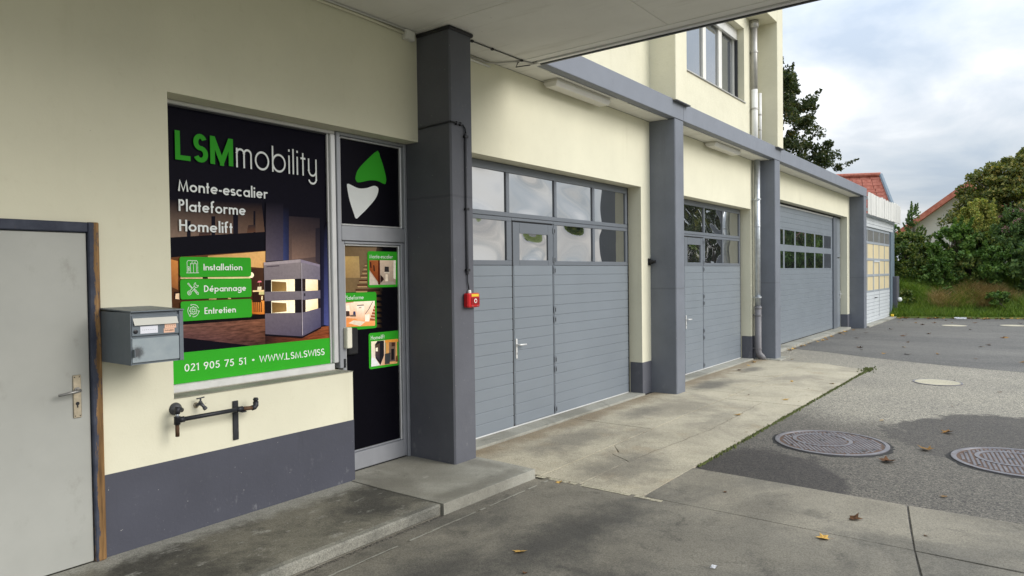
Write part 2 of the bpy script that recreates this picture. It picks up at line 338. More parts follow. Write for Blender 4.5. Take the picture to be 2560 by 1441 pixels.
leafmat('grass_dry', [(.2, (0.152, 0.105, 0.048)), (.5, (0.313, 0.222, 0.101)), (.8, (0.524, 0.383, 0.192))])
n = NT('leaf_fallen'); g = n.node('ShaderNodeObjectInfo')
n.set(n.mix(.35, n.ramp(g.outputs['Random'], [(.1, (.10, .045, .018)), (.4, (.36, .19, .05)), (.75, (.50, .30, .06)), (1, (.20, .09, .03))]), n.ramp(n.noise(60, 4), [(.3, (.08, .04, .02)), (.7, (.55, .36, .10))])), .8, 0, .2); M['leaf_fallen'] = n.m
n = NT('leaf_fallen_brown'); n.set(n.ramp(n.noise(60, 4), [(.3, (.040, .020, .012)), (.7, (.16, .075, .030))]), .8, 0, .2); M['leaf_fallen_brown'] = n.m
n = NT('leaf_fallen_gold'); n.set(n.ramp(n.noise(60, 4), [(.3, (.40, .22, .045)), (.7, (.66, .43, .12))]), .7, 0, .2); M['leaf_fallen_gold'] = n.m
n = NT('roof_tile'); n.set(n.ramp(n.noise(5, 5, .6), [(.3, (.36, .105, .07)), (.7, (.55, .21, .15))]), .8, 0, .2); M['roof_tile'] = n.m

# ------------------------------------------------------------------ geometry helpers
class MB:
    def __init__(s): s.v = []; s.f = []; s.col = []; s.mi = []
    def add(s, vs, fs):
        o = len(s.v); s.v += [tuple(p) for p in vs]; s.f += [tuple(i+o for i in f) for f in fs]; return s
    def box(s, x0, x1, y0, y1, z0, z1):
        return s.add([(x0,y0,z0),(x1,y0,z0),(x1,y1,z0),(x0,y1,z0),(x0,y0,z1),(x1,y0,z1),(x1,y1,z1),(x0,y1,z1)],
                     [(0,3,2,1),(4,5,6,7),(0,1,5,4),(1,2,6,5),(2,3,7,6),(3,0,4,7)])
    def cbox(s, x0, x1, y0, y1, z0, z1, c=.004):
        c = min(c, (x1-x0)*.45, (y1-y0)*.45, (z1-z0)*.45)
        X, Y, Z = (x0, x1), (y0, y1), (z0, z1); V = []; idx = {}
        for i in (0, 1):
            for j in (0, 1):
                for k in (0, 1):
                    sx, sy, sz = (c, -c)[i], (c, -c)[j], (c, -c)[k]
                    for a, p in enumerate(((X[i], Y[j]+sy, Z[k]+sz), (X[i]+sx, Y[j], Z[k]+sz), (X[i]+sx, Y[j]+sy, Z[k]))):
                        idx[i, j, k, a] = len(V); V.append(p)
        F = []
        q = lambda *t: F.append(tuple(idx[u] for u in t))
        q((0,0,0,0),(0,0,1,0),(0,1,1,0),(0,1,0,0)); q((1,0,0,0),(1,1,0,0),(1,1,1,0),(1,0,1,0))
        q((0,0,0,1),(1,0,0,1),(1,0,1,1),(0,0,1,1)); q((0,1,0,1),(0,1,1,1),(1,1,1,1),(1,1,0,1))
        q((0,0,0,2),(0,1,0,2),(1,1,0,2),(1,0,0,2)); q((0,0,1,2),(1,0,1,2),(1,1,1,2),(0,1,1,2))
        for j in (0, 1):
            for k in (0, 1):
                t = [(0,j,k,1),(1,j,k,1),(1,j,k,2),(0,j,k,2)]; q(*(t if (j+k) % 2 else t[::-1]))
        for i in (0, 1):
            for k in (0, 1):
                t = [(i,0,k,0),(i,1,k,0),(i,1,k,2),(i,0,k,2)]; q(*(t if (i+k) % 2 == 0 else t[::-1]))
        for i in (0, 1):
            for j in (0, 1):
                t = [(i,j,0,0),(i,j,1,0),(i,j,1,1),(i,j,0,1)]; q(*(t if (i+j) % 2 else t[::-1]))
                for k in (0, 1):
                    t = [(i,j,k,0),(i,j,k,1),(i,j,k,2)]; q(*(t if (i+j+k) % 2 else t[::-1]))
        return s.add(V, F)
    def tube(s, pts, r, n=10, caps=True):
        pts = [Vector(p) for p in pts]; rs = r if isinstance(r, (list, tuple)) else [r]*len(pts)
        rings = []; up = None
        for i, p in enumerate(pts):
            d = (pts[min(i+1, len(pts)-1)]-pts[max(i-1, 0)]).normalized()
            if up is None: up = Vector((0, 0, 1)) if abs(d.z) < .9 else Vector((1, 0, 0))
            a = d.cross(up).normalized(); b = a.cross(d).normalized(); up = b
            rings.append([p + (a*math.cos(2*math.pi*k/n)+b*math.sin(2*math.pi*k/n))*rs[i] for k in range(n)])
        V = [v for ring in rings for v in ring]; F = []
        for i in range(len(pts)-1):
            for k in range(n): F.append((i*n+k, i*n+(k+1) % n, (i+1)*n+(k+1) % n, (i+1)*n+k))
        if caps: F.append(tuple(range(n))[::-1]); F.append(tuple((len(pts)-1)*n+k for k in range(n)))
        return s.add(V, F)
    def lathe(s, prof, c, axis='z', n=24):
        """prof: (radius, height) pairs round a vertical axis through c"""
        V = []; F = []
        for r, h in prof:
            for k in range(n):
                a = 2*math.pi*k/n; x, y = r*math.cos(a), r*math.sin(a)
                V.append((c[0]+x, c[1]+y, c[2]+h) if axis == 'z' else (c[0]+x, c[1]+h, c[2]+y) if axis == 'y' else (c[0]+h, c[1]+x, c[2]+y))
        for i in range(len(prof)-1):
            for k in range(n): F.append((i*n+k, i*n+(k+1) % n, (i+1)*n+(k+1) % n, (i+1)*n+k))
        F.append(tuple(range(n))[::-1]); F.append(tuple((len(prof)-1)*n+k for k in range(n)))
        return s.add(V, F)
    def prism(s, poly, y0, y1):
        """(x, z) outline swept from y0 to y1"""
        n = len(poly); V = [(x, y0, z) for x, z in poly]+[(x, y1, z) for x, z in poly]
        F = [tuple(range(n)), tuple(range(n, 2*n))[::-1]]+[(i, i+n, (i+1) % n+n, (i+1) % n) for i in range(n)]
        return s.add(V, F)
    def slab(s, poly, z0, z1):
        n = len(poly); V = [(x, y, z0) for x, y in poly]+[(x, y, z1) for x, y in poly]
        F = [tuple(range(n))[::-1], tuple(range(n, 2*n))]+[(i, (i+1) % n, (i+1) % n+n, i+n) for i in range(n)]
        return s.add(V, F)
    def mesh(s, name, off=(0, 0, 0), smooth=False):
        me = bpy.data.meshes.new(name); o = Vector(off)
        me.from_pydata([(v[0]-o.x, v[1]-o.y, v[2]-o.z) for v in s.v], [], s.f); me.update()
        if smooth: me.polygons.foreach_set('use_smooth', [True]*len(me.polygons))
        return me
    def build(s, name, mat, parent=None, smooth=False):
        off = WLOC.get(parent.name, Vector()) if parent else Vector()
        me = s.mesh(name, off, smooth); me.materials.append(M[mat] if isinstance(mat, str) else mat)
        return link(name, me, parent)
WLOC = {}
def link(name, data, parent=None, loc=None):
    o = bpy.data.objects.new(name, data); COL.objects.link(o)
    if loc: o.location = loc
    if parent:
        o.parent = parent
        WLOC[o.name] = WLOC.get(parent.name, Vector()) + Vector(loc or (0, 0, 0))
    return o
def tag(o, label=None, cat=None, group=None, kind=None):
    if label: o['label'] = label
    if cat: o['category'] = cat
    if group: o['group'] = group
    if kind: o['kind'] = kind
    return o
def thing(name, label, cat, loc, group=None, kind=None):
    o = bpy.data.objects.new(name, None); COL.objects.link(o); o.location = loc; o.empty_display_size = .1
    WLOC[o.name] = Vector(loc); return tag(o, label, cat, group, kind)
def B(name, mat, parent, *d, c=.004): return MB().cbox(*d, c=c).build(name, mat, parent)
_cache = {}
def shared_box(name, mat, parent, x0, x1, y0, y1, z0, z1, c=.003):
    """a chamfered block that shares its mesh with every other block of that size and material"""
    key = (mat, round(x1-x0, 3), round(y1-y0, 3), round(z1-z0, 3))
    if key not in _cache:
        me = MB().cbox(0, x1-x0, 0, y1-y0, 0, z1-z0, c=c).mesh(name); me.materials.append(M[mat]); _cache[key] = me
    return link(name, _cache[key], parent, Vector((x0, y0, z0))-WLOC.get(parent.name, Vector()))
def copy_tree(o, parent=None):
    c = o.copy(); COL.objects.link(c)
    if parent: c.parent = parent
    for ch in [k for k in bpy.data.objects if k.parent == o]: copy_tree(ch, c)
    return c
rng = random.Random(7); nrg = np.random.default_rng(11)

# ------------------------------------------------------------------ ground
WALL_X0, WALL_X1, BACK_Y = -8.0, 23.2, 10.0
g = MB().add([(-400,-400,-.09),(600,-400,-.09),(600,400,-.09),(-400,400,-.09)], [(0,1,2,3)]).build('ground', 'grass_ground'); tag(g, kind='structure')
# yard: old speckled asphalt near, a darker newer sheet beyond a crooked seam
seam = [(16.55, .6), (16.43, .15), (16.0, -.9), (15.45, -1.8), (14.9, -3.04), (14.62, -3.9), (14.45, -4.6), (13.9, -7), (12.6, -12), (11, -26)]
def sheet(name, poly, z, mat):
    m = MB(); n = len(poly); m.add([(x, y, z) for x, y in poly], [tuple(range(n))]); o = m.build(name, mat); tag(o, kind='structure'); return o
sheet('asphalt_yard', [(-30, .3), (-30, -26)]+seam[::-1]+[(16.55, .6)], -.014, 'asphalt_old')
edge = [(28.2, .6), (28.35, -.3), (28.55, -1.2), (28.9, -2.3), (29.3, -3.3), (29.6, -4.3), (30.4, -7), (31, -12), (31, -26)]
sheet('asphalt_road', seam+edge[::-1], -.012, 'asphalt_dark')

# concrete slabs with open joints
apron = thing('concrete_apron', 'pale concrete slabs laid in front of the garage doors', 'pavement', (9, -1, 0), kind='structure')
def slab(poly, mat, name='slab', parent=apron, z0=-.06, z1=0.0, wob=.004):
    p = []
    for i, (a, b) in enumerate(zip(poly, poly[1:]+poly[:1])):      # edges a little ragged
        d = math.hypot(b[0]-a[0], b[1]-a[1]); k = max(1, int(d/.35))
        for j in range(k):
            t = j/k; w_ = 0 if j == 0 else wob
            p.append((a[0]+(b[0]-a[0])*t+rng.uniform(-w_, w_), a[1]+(b[1]-a[1])*t+rng.uniform(-w_, w_)))
    n_ = len(p); A2 = sum(p[i][0]*p[(i+1) % n_][1]-p[(i+1) % n_][0]*p[i][1] for i in range(n_)); sg = 1 if A2 > 0 else -1; ins = []
    for i in range(n_):                                            # rounded arris
        a, b, c_ = Vector(p[i-1]), Vector(p[i]), Vector(p[(i+1) % n_]); d = (c_-a).normalized(); ins.append(tuple(b+Vector((-d.y, d.x))*(.0035*sg*rng.uniform(.4, 1.6))))
    V = [(x, y, z0) for x, y in p]+[(x, y, z1-.004) for x, y in p]+[(x, y, z1) for x, y in ins]
    F = [tuple(range(2*n_, 3*n_))]+[(k*n_+i, k*n_+(i+1) % n_, (k+1)*n_+(i+1) % n_, (k+1)*n_+i) for k in (0, 1) for i in range(n_)]
    return MB().add(V, F).build(name, mat, parent)
G = .006
xs = [4.93, 7.12, 9.9, 11.72, 13.93]
for a, b in zip(xs, xs[1:]): slab([(a+G, -1.07+G), (b-G, -1.07+G), (b-G, -.045), (a+G, -.045)], 'concrete_apron')
slab([(4.93, -2.045), (9.4-G, -2.085), (9.4-G, -1.07-G), (6.24, -1.07-G), (6.02, -1.25), (5.93, -1.22), (5.78, -1.48), (4.93, -1.48)], 'concrete_apron', z1=-.001)
slab([(4.93, -1.475+.003), (5.775, -1.475+.003), (5.925, -1.212), (6.015, -1.24), (6.23, -1.07-G), (4.93, -1.07-G)], 'concrete_apron')
slab([(9.4+G, -2.085), (13.42, -2.135), (13.95, -1.2), (13.93, -1.07-G), (9.4+G, -1.07-G)], 'concrete_apron')
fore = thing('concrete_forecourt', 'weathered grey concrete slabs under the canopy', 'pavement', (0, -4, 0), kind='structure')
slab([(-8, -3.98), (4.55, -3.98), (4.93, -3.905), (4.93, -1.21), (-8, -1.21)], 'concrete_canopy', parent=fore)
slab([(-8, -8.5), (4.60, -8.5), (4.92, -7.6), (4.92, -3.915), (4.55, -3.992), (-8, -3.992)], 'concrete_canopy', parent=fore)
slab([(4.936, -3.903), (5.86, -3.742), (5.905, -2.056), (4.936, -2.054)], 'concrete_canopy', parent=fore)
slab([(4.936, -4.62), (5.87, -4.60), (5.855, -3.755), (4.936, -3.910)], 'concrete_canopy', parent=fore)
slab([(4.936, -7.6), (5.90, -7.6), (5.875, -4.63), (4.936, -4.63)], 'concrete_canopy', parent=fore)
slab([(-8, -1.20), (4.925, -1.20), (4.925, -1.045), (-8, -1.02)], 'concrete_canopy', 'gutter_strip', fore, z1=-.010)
# worn white line
wl = MB()
for i in range(26):
    y = -1.05-i*.045
    if rng.random() < .13: continue
    wl.add([(4.872+rng.uniform(-.006, .006), y, .003), (4.918+rng.uniform(-.006, .006), y, .003), (4.918+rng.uniform(-.006, .006), y-.05, .003), (4.872+rng.uniform(-.006, .006), y-.05, .003)], [(0,3,2,1)])
# step in front of the shop
step = thing('entrance_step', 'low concrete step along the shop front', 'step', (3, -.5, 0), kind='structure')
slab([(-8, -1.0), (2.2, -1.0), (3.725, -1.005), (3.715, -.35), (3.725, 0.0), (-8, 0.0)], 'concrete_step_old', 'slab', step, z1=.068)
slab([(3.735, -1.03), (4.3, -1.045), (4.86, -1.06), (4.885, -.80), (4.895, -.30), (4.88, .25), (3.735, .25), (3.728, -.35)], 'concrete_step', 'slab', step, z1=.072)
MB().cbox(-8, 3.72, -1.012, -.94, -.01, .071, c=.012).build('kerb_edge', 'concrete_kerb', step)
# thresholds under the sectional doors
for a, b in ((4.9, 9.05), (9.66, 13.83)):
    slab([(a, -.04), (b, -.04), (b, .30), (a, .30)], 'concrete_step', 'threshold', apron, z1=.022)
slab([(14.9, -.10), (22.6, -.10), (22.6, .4), (14.9, .4)], 'concrete_step', 'threshold', apron, z1=.045)
slab([(23.36, -.46), (28.6, -.46), (28.6, .1), (23.36, .1)], 'concrete_step', 'threshold', apron, z1=.03)
slab([(13.95, -.52), (14.62, -.52), (14.62, -.02), (13.95, -.02)], 'concrete_step', 'slab', apron, z1=.012)
# moss in the edge joint of the apron
ms = MB()
for i in range(900):
    t = rng.random(); x = 6.0+t*7.4; y = -2.055-.012*(x-6)+rng.gauss(-.012, .012); s_ = rng.uniform(.005, .016)*(1.5 if x > 12.6 else 1)
    ms.add([(x-s_, y-s_*.5, -.012), (x+s_, y-s_*.6, -.012), (x+s_*.6, y+s_*.6, -.008), (x, y, .006+s_*.35)], [(0,1,3),(1,2,3),(2,0,3)])
for i in range(160):
    x = 13.35+rng.gauss(.06, .18); y = -2.12+rng.gauss(-.02, .05); s_ = rng.uniform(.010, .026)
    ms.add([(x-s_, y-s_*.5, -.012), (x+s_, y-s_*.6, -.012), (x+s_*.6, y+s_*.6, -.008), (x, y, .006+s_*.4)], [(0,1,3),(1,2,3),(2,0,3)])
tag(ms.build('moss', 'moss'), 'green moss growing along the edge of the concrete apron', 'moss', kind='stuff')

# ------------------------------------------------------------------ the building
bld = thing('garage_building', 'cream rendered garage building with grey pillars and fascia beam', 'building', (8, 0, 0))
wall = MB(); T = .40; ZT = 3.952
for a, b, z0, z1 in ((-8, .80, 0, ZT), (.80, 1.83, 2.10, ZT), (1.83, 2.274, 0, ZT), (2.274, 3.765, 0, .975), (2.274, 4.58, 2.975, ZT), (4.58, 5.16, 0, ZT),
                     (5.16, 9.05, 2.983, ZT), (9.05, 9.93, 0, ZT), (9.93, 13.83, 2.983, ZT), (13.83, 15.0, 0, ZT), (15.0, 22.63, 3.33, ZT), (22.63, 23.2, 0, ZT)):
    wall.box(a, b, 0, T if not (a == 4.58 or b == 3.765) else .35, z0, z1)
wall.build('wall', 'cream_render', bld)
pl = MB()
def plinth(x0, x1, z1, wrapR=False, wrapL=False):
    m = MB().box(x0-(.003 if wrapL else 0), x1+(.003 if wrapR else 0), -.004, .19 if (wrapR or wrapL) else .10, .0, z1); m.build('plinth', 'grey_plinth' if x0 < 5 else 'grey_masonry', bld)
plinth(1.832, 3.765, .570, True); plinth(-8, .79, .570)
plinth(9.05, 9.34, .462, False, True); plinth(13.83, 14.10, .462, False, True); plinth(22.63, 22.97, .42, False, True); plinth(9.64, 9.93, .462, True)
# pillars and the beam they carry
PIL = [(4.57, 4.868), (9.338, 9.640), (14.085, 14.420), (22.95, 23.335)]
B('pillar', 'grey_masonry', bld, PIL[0][0], PIL[0][1], -.40, .21, .0, 3.945, c=.014)
for a, b in PIL[1:]: B('pillar', 'grey_pillar', bld, a, b, -.40, .05, -.02, 3.956, c=.012)
B('pillar_cap', 'black_cap', bld, 4.553, 4.885, -.418, .0-.002, 3.915, 3.949, c=.010)
cuts = [6.005, 9.643, 14.423, 23.38]
for a, b in zip(cuts, cuts[1:]): B('fascia_beam', 'beam_grey', bld, a, b-.004, -.402, -.285, 3.957, 4.218, c=.006)
B('fascia_beam', 'beam_grey', bld, -8, 6.0, -.402, -.285, 3.990, 4.218, c=.006)
x = 5.90
for b in (7.85, 9.64, 11.2, 12.8, 14.42, 16.6, 18.8, 21.0, 23.2):
    MB().cbox(x, b-.004, -.283, -.001 if b < 23.3 else 0, 3.955, 3.985, c=.003).build('soffit_board', 'soffit_white', bld); x = b
    B('soffit_batten', 'trim_white', bld, x-1.5, x-.02, -.29, -.265, 3.948, 3.955, c=.002)
B('roof', 'beam_grey', bld, 14.5, 23.36, -.28, BACK_Y, 3.99, 4.19); B('roof', 'beam_grey', bld, -8, 14.48, -.28, BACK_Y, 3.99, 4.19)
B('back_wall', 'cream_render', bld, -8, 23.2, BACK_Y-.3, BACK_Y-.01, 0, 3.98)
B('end_wall', 'cream_render', bld, 22.9, 23.2, .41, BACK_Y-.31, 0, 3.98); B('end_wall', 'cream_render', bld, -8, -7.7, .41, BACK_Y-.31, 0, 3.98)
# upper storey: window wall set back between two pilasters that overhang the beam
up = MB(); YU = -.05; WX0, WX1, WZ0, WZ1 = 10.35, 13.35, 4.99, 6.39
for a, b, z0, z1 in ((-8, WX0, 4.19, 8.0), (WX0, WX1, 4.19, WZ0), (WX0, WX1, WZ1, 8.0), (WX1, 14.47, 4.19, 8.0)): up.box(a, b, YU, .35, z0, z1)
up.build('upper_wall', 'cream_roughcast', bld)
B('upper_wall', 'cream_roughcast', bld, 14.14, 14.47, .351, BACK_Y, 4.19, 8.0); B('upper_wall', 'cream_roughcast', bld, -8, 14.13, BACK_Y-.3, BACK_Y-.001, 4.2, 8.0)
B('upper_roof', 'beam_grey', bld, -8, 14.6, -.5, BACK_Y, 8.0, 8.2)
B('pilaster', 'cream_roughcast', bld, 9.265, 9.66, -.45, YU+.01, 4.196, 7.99, c=.008)
B('pilaster', 'cream_roughcast', bld, 14.105, 14.475, -.45, YU+.01, 4.196, 7.99, c=.008)
B('overhang', 'cream_roughcast', bld, 13.46, 14.104, -.447, YU+.01, 6.63, 7.98, c=.006)
B('dark_underside', 'grey_plate', bld, 9.27, 9.75, -.47, -.403, 4.180, 4.195, c=.002); B('dark_underside', 'grey_plate', bld, 14.11, 14.50, -.47, -.403, 4.180, 4.195, c=.002)  # thin dark plates put in as the shaded undersides of the overhanging pilasters

# upper window
win = thing('window', 'white framed upper storey window with roller blind box above the garages', 'window', (11.9, .17, WZ0))
for a, b in ((WX0, WX0+.06), (11.745, 11.885), (12.50, 12.66), (13.30, 13.349)):
    B('mullion', 'trim_white', win, a, b, .13, .20, WZ0, WZ1-.16)
B('frame_rail', 'trim_white', win, WX0+.061, WX1-.05, .135, .20, WZ0, WZ0+.06); B('frame_rail', 'trim_white', win, WX0, WX1-.002, .135, .20, WZ1-.17, WZ1-.12)
B('blind_box', 'aluminium_light', win, WX0, WX1-.002, .08, .129, WZ1-.20, WZ1-.002); B('guide_rail', 'metal_dark', win, 13.315, 13.347, .07, .125, WZ0, WZ1-.20)
for a, b in ((WX0+.06, 11.745), (11.885, 12.50), (12.66, 13.30)):
    MB().box(a, b, .165, .175, WZ0+.06, WZ1-.17).build('pane', 'window_glass', win)
B('window_sill', 'zinc_aged', win, WX0-.02, WX1+.03, -.075, .13, WZ0-.022, WZ0-.001, c=.003)

# ------------------------------------------------------------------ canopy over the forecourt
can = thing('canopy', 'wide flat white canopy over the shop forecourt', 'canopy', (0, -4, 3.9))
CY0 = -3.42
px_ = [-7.21, -5.91, -4.61, -3.31, -2.01, -.71, .59, 1.89, 3.19, 4.49, 5.79]
for a, b in zip(px_, px_[1:]):
    for y0, y1 in ((CY0+.1, -1.9), (-1.9, -.003)):
        shared_box('soffit_panel', 'soffit_white', can, a+.003, b-.003, y0+.002, y1-.002, 3.951, 3.985, c=.004)
B('edge_trim', 'trim_white', can, 5.797, 5.905, CY0+.1, -.003, 3.949, 3.985, c=.006)
B('drip_edge', 'aluminium', can, 5.907, 5.955, CY0+.05, -.403, 3.933, 3.975, c=.004); B('gutter', 'metal_dark', can, 5.957, 5.995, CY0, -.403, 3.925, 4.25, c=.006)
B('canopy_deck', 'metal_dark', can, -7.25, 5.95, CY0+.05, -.41, 4.0, 4.24); B('fascia', 'metal_dark', can, -7.25, 5.95, CY0-.02, CY0+.045, 3.93, 4.25)
for xx in (-1.2, -6.0): B('support_post', 'grey_masonry', can, xx, xx+.3, -.40, -.002, -.02, 3.951, c=.012)
B('corner_block', 'trim_white', can, 5.93, 6.0, -.40, -.30, 3.930, 3.956, c=.003)

# ------------------------------------------------------------------ electrical bits
jb = thing('junction_box', 'small white junction box on the wall beside the pillar top', 'box', (4.44, -.03, 3.84))
B('box', 'trim_white', jb, 4.385, 4.50, -.055, .0, 3.86, 3.948, c=.006); B('lid', 'soffit_white', jb, 4.392, 4.493, -.060, -.0555, 3.867, 3.941, c=.002)
cdt = thing('cable_duct', 'thin pale cable duct along the top of the shop wall', 'cable', (0, 0, 3.92))
MB().tube([(-7.9, -.022, 3.925), (3.9, -.022, 3.925), (4.385, -.024, 3.912)], .012, 8).build('duct', 'cream_render', cdt, True)
MB().tube([(-7.9, -.045, 3.940), (4.385, -.045, 3.938)], .008, 8).build('cable', 'trim_white', cdt, True)
ccl = thing('ceiling_cable', 'thin grey cables clipped under the canopy beside the pillar', 'cable', (5.4, -.2, 3.94))
MB().tube([(4.87, -.30, 3.915), (5.0, -.30, 3.940), (5.77, -.31, 3.943), (5.80, -.24, 3.940), (5.87, -.16, 3.925), (5.95, -.30, 3.940)], .006, 8).build('cable', 'metal_dark', ccl, True)
MB().tube([(4.87, -.015, 3.925), (5.55, -.018, 3.928), (5.66, -.05, 3.938), (5.79, -.30, 3.942), (5.96, -.36, 3.942)], .007, 8).build('cable', 'zinc_aged', ccl, True)
MB().tube([(4.87, -.012, 3.900), (5.62, -.012, 3.900)], .011, 8).build('duct', 'trim_white', ccl, True)
for p in ((5.77, -.31), (5.3, -.30), (5.0, -.30)): B('clip', 'black_cap', ccl, p[0]-.014, p[0]+.014, p[1]-.012, p[1]+.012, 3.930, 3.951, c=.002)
cdp = thing('pillar_conduit', 'dark grey conduit bent round the pillar down to the red alarm', 'conduit', (4.76, -.41, 1.62))
MB().tube([(4.562, -.02, 3.09), (4.562, -.2, 3.10), (4.560, -.395, 3.105)], .008, 8).build('cable', 'iron_black', cdp, True)
MB().tube([(4.556, -.412, 3.105), (4.66, -.414, 3.105), (4.72, -.414, 3.10), (4.752, -.414, 3.07), (4.76, -.414, 3.0)], .008, 8).build('cable', 'iron_black', cdp, True)
MB().tube([(4.76, -.413, 3.03), (4.757, -.413, 1.76)], .013, 10).build('conduit_pipe', 'grey_masonry', cdp, True)
MB().tube([(4.757, -.413, 1.77), (4.757, -.413, 1.70), (4.765, -.414, 1.66), (4.772, -.415, 1.615)], .006, 8).build('cable', 'iron_black', cdp, True)
for z in (3.0, 2.35, 1.80): B('clip', 'black_cap', cdp, 4.735, 4.782, -.428, -.399, z-.012, z+.012, c=.003)
for q in (4.64, 4.69): B('clip', 'black_cap', cdp, q-.012, q+.012, -.424, -.399, 3.088, 3.118, c=.003)
al = thing('fire_alarm', 'red fire alarm call point on the grey pillar', 'alarm', (4.79, -.40, 1.46))
B('case', 'red_plastic', al, 4.705, 4.872, -.462, -.3995, 1.463, 1.592, c=.012)
B('call_plate', 'red_dark', al, 4.745, 4.86, -.4655, -.4618, 1.488, 1.552, c=.002)
MB().lathe([(.020, 0), (.020, -.003), (.012, -.004)], (4.80, -.4655, 1.522), 'y', 20).build('button', 'white_print', al)
MB().lathe([(.013, 0), (.010, -.003)], (4.80, -.4696, 1.522), 'y', 20).build('button_ring', 'red_plastic', al)
B('label_tag', 'yellow_tag', al, 4.75, 4.85, -.4645, -.4618, 1.560, 1.584, c=.001)
for q in (4.765, 4.835): MB().lathe([(.006, 0), (.005, -.003)], (q, -.4618, 1.476), 'y', 10).build('screw', 'chrome_worn', al)
MB().lathe([(.017, 0), (.017, .022), (.011, .030)], (4.772, -.418, 1.590), 'z', 14).build('cable_gland', 'white_print', al)
hk = thing('wall_hook', 'small black door holder on the cream wall beside the pillar', 'hook', (9.2, -.02, 1.93))
B('plate', 'rubber', hk, 9.25, 9.325, -.012, -.0, 1.86, 1.96, c=.003); MB().lathe([(.030, 0), (.034, -.03), (.018, -.07), (.024, -.09)], (9.288, -.012, 1.91), 'y', 14).build('bumper', 'rubber', hk)
def ceiling_lamp(x0, x1, y0, y1, label):
    t = thing('ceiling_lamp', label, 'lamp', ((x0+x1)/2, (y0+y1)/2, 3.955), 'tube lamps under the garage soffit')
    B('base', 'lamp_base', t, x0+.01, x1-.01, y0+.01, y1-.01, 3.922, 3.954, c=.004)
    m = MB(); a = .035
    m.add([(x0,y0,3.922),(x1,y0,3.922),(x1,y1,3.922),(x0,y1,3.922),(x0+a*.4,y0+a,3.872),(x1-a*.4,y0+a,3.872),(x1-a*.4,y1-a,3.872),(x0+a*.4,y1-a,3.872)],
          [(4,7,6,5),(0,4,5,1),(1,5,6,2),(2,6,7,3),(3,7,4,0)]); m.build('diffuser', 'lamp_diffuser', t)
ceiling_lamp(6.55, 7.78, -.235, -.035, 'long tube lamp under the soffit between the canopy and the first bare pillar')
ceiling_lamp(11.40, 12.63, -.225, -.025, 'long tube lamp under the soffit next to the downpipe')

# ------------------------------------------------------------------ service door
sd_ = thing('service_door', 'grey steel service door in a worn blue wooden frame', 'door', (1.3, 0, .07))
B('leaf', 'door_leaf', sd_, .862, 1.766, -.012, .035, .074, 2.036, c=.004)
B('jamb', 'frame_worn', sd_, 1.769, 1.829, -.035, .08, .068, 2.10, c=.006); B('jamb', 'frame_worn', sd_, .80, .86, -.035, .08, .068, 2.10, c=.006)
B('head', 'frame_worn', sd_, .861, 1.768, -.034, .08, 2.039, 2.098, c=.006)
hp = B('handle_plate', 'brass_worn', sd_, 1.672, 1.716, -.021, -.0115, .948, 1.200, c=.003)
MB().tube([(1.694, -.015, 1.112), (1.694, -.062, 1.112), (1.680, -.068, 1.110), (1.58, -.068, 1.098)], [.009, .009, .009, .007], 10).build('lever', 'chrome_worn', hp, True)
MB().lathe([(.018, 0), (.016, -.006)], (1.694, -.0205, 1.112), 'y', 18).build('rosette', 'chrome_worn', hp)
MB().lathe([(.011, 0), (.010, -.003)], (1.694, -.0205, 1.032), 'y', 16).build('keyhole', 'black_print', hp); B('keyhole', 'black_print', hp, 1.690, 1.698, -.0225, -.0205, 1.008, 1.03, c=.001)
for q in ((1.681, 1.188), (1.707, 1.188), (1.681, .960), (1.707, .960)): MB().lathe([(.004, 0), (.003, -.002)], (q[0], -.0205, q[1]), 'y', 8).build('screw', 'black_print', hp)

# ------------------------------------------------------------------ mailbox
mbx = thing('mailbox', 'grey metal mailbox with cream letter flap hung beside the service door', 'mailbox', (1.98, -.2, 1.265))
m = MB(); X0, X1, Y0, Y1, Z0, Z1 = 1.828, 2.133, -.41, 0.0, 1.266, 1.568; t = .004
m.box(X0, X0+t, Y0, Y1, Z0, Z1); m.box(X1-t, X1, Y0, Y1, Z0, Z1); m.box(X0+t, X1-t, Y0+.012, Y1, Z0+.001, Z0+t); m.box(X0+t, X1-t, Y1-t, Y1, Z0+t, Z1-t)
m.box(X0+t, X1-t, Y0+.012, Y0+.016, Z0+t, Z1-t); m.build('body', 'mail_metal', mbx)
MB().add([(X0-.002,Y0-.012,Z1+.001),(X1+.002,Y0-.012,Z1+.001),(X1+.002,Y1,Z1+.012),(X0-.002,Y1,Z1+.012),(X0-.002,Y0-.012,Z1+.008),(X1+.002,Y0-.012,Z1+.008),(X1+.002,Y1,Z1+.019),(X0-.002,Y1,Z1+.019)],
     [(0,3,2,1),(4,5,6,7),(0,1,5,4),(1,2,6,5),(2,3,7,6),(3,0,4,7)]).build('lid', 'mail_metal', mbx)
B('side_strip', 'mail_metal', mbx, 2.108, 2.131, Y0-.002, Y0+.011, Z0+.002, Z1-.002, c=.002)
lpn = B('letter_panel', 'mail_metal', mbx, X0+.006, 2.105, Y0-.003, Y0+.011, 1.432, 1.548, c=.002)
mdr = B('mail_door', 'mail_door', mbx, X0+.006, 2.105, Y0-.003, Y0+.011, 1.280, 1.418, c=.002)
fl = MB(); fl.add([(1.840,Y0-.004,1.534),(2.093,Y0-.004,1.534),(2.095,Y0-.020,1.494),(1.843,Y0-.020,1.494),(1.840,Y0-.0035,1.530),(2.093,Y0-.0035,1.530),(2.095,Y0-.017,1.493),(1.843,Y0-.017,1.493)],
     [(0,1,2,3),(7,6,5,4),(0,3,7,4),(1,5,6,2),(3,2,6,7),(0,4,5,1)]); fl.build('letter_flap', 'flap_cream', lpn)
MB().lathe([(.012, 0), (.012, -.004), (.006, -.006)], (1.854, Y0-.003, 1.458), 'y', 16).build('lock', 'black_print', lpn)
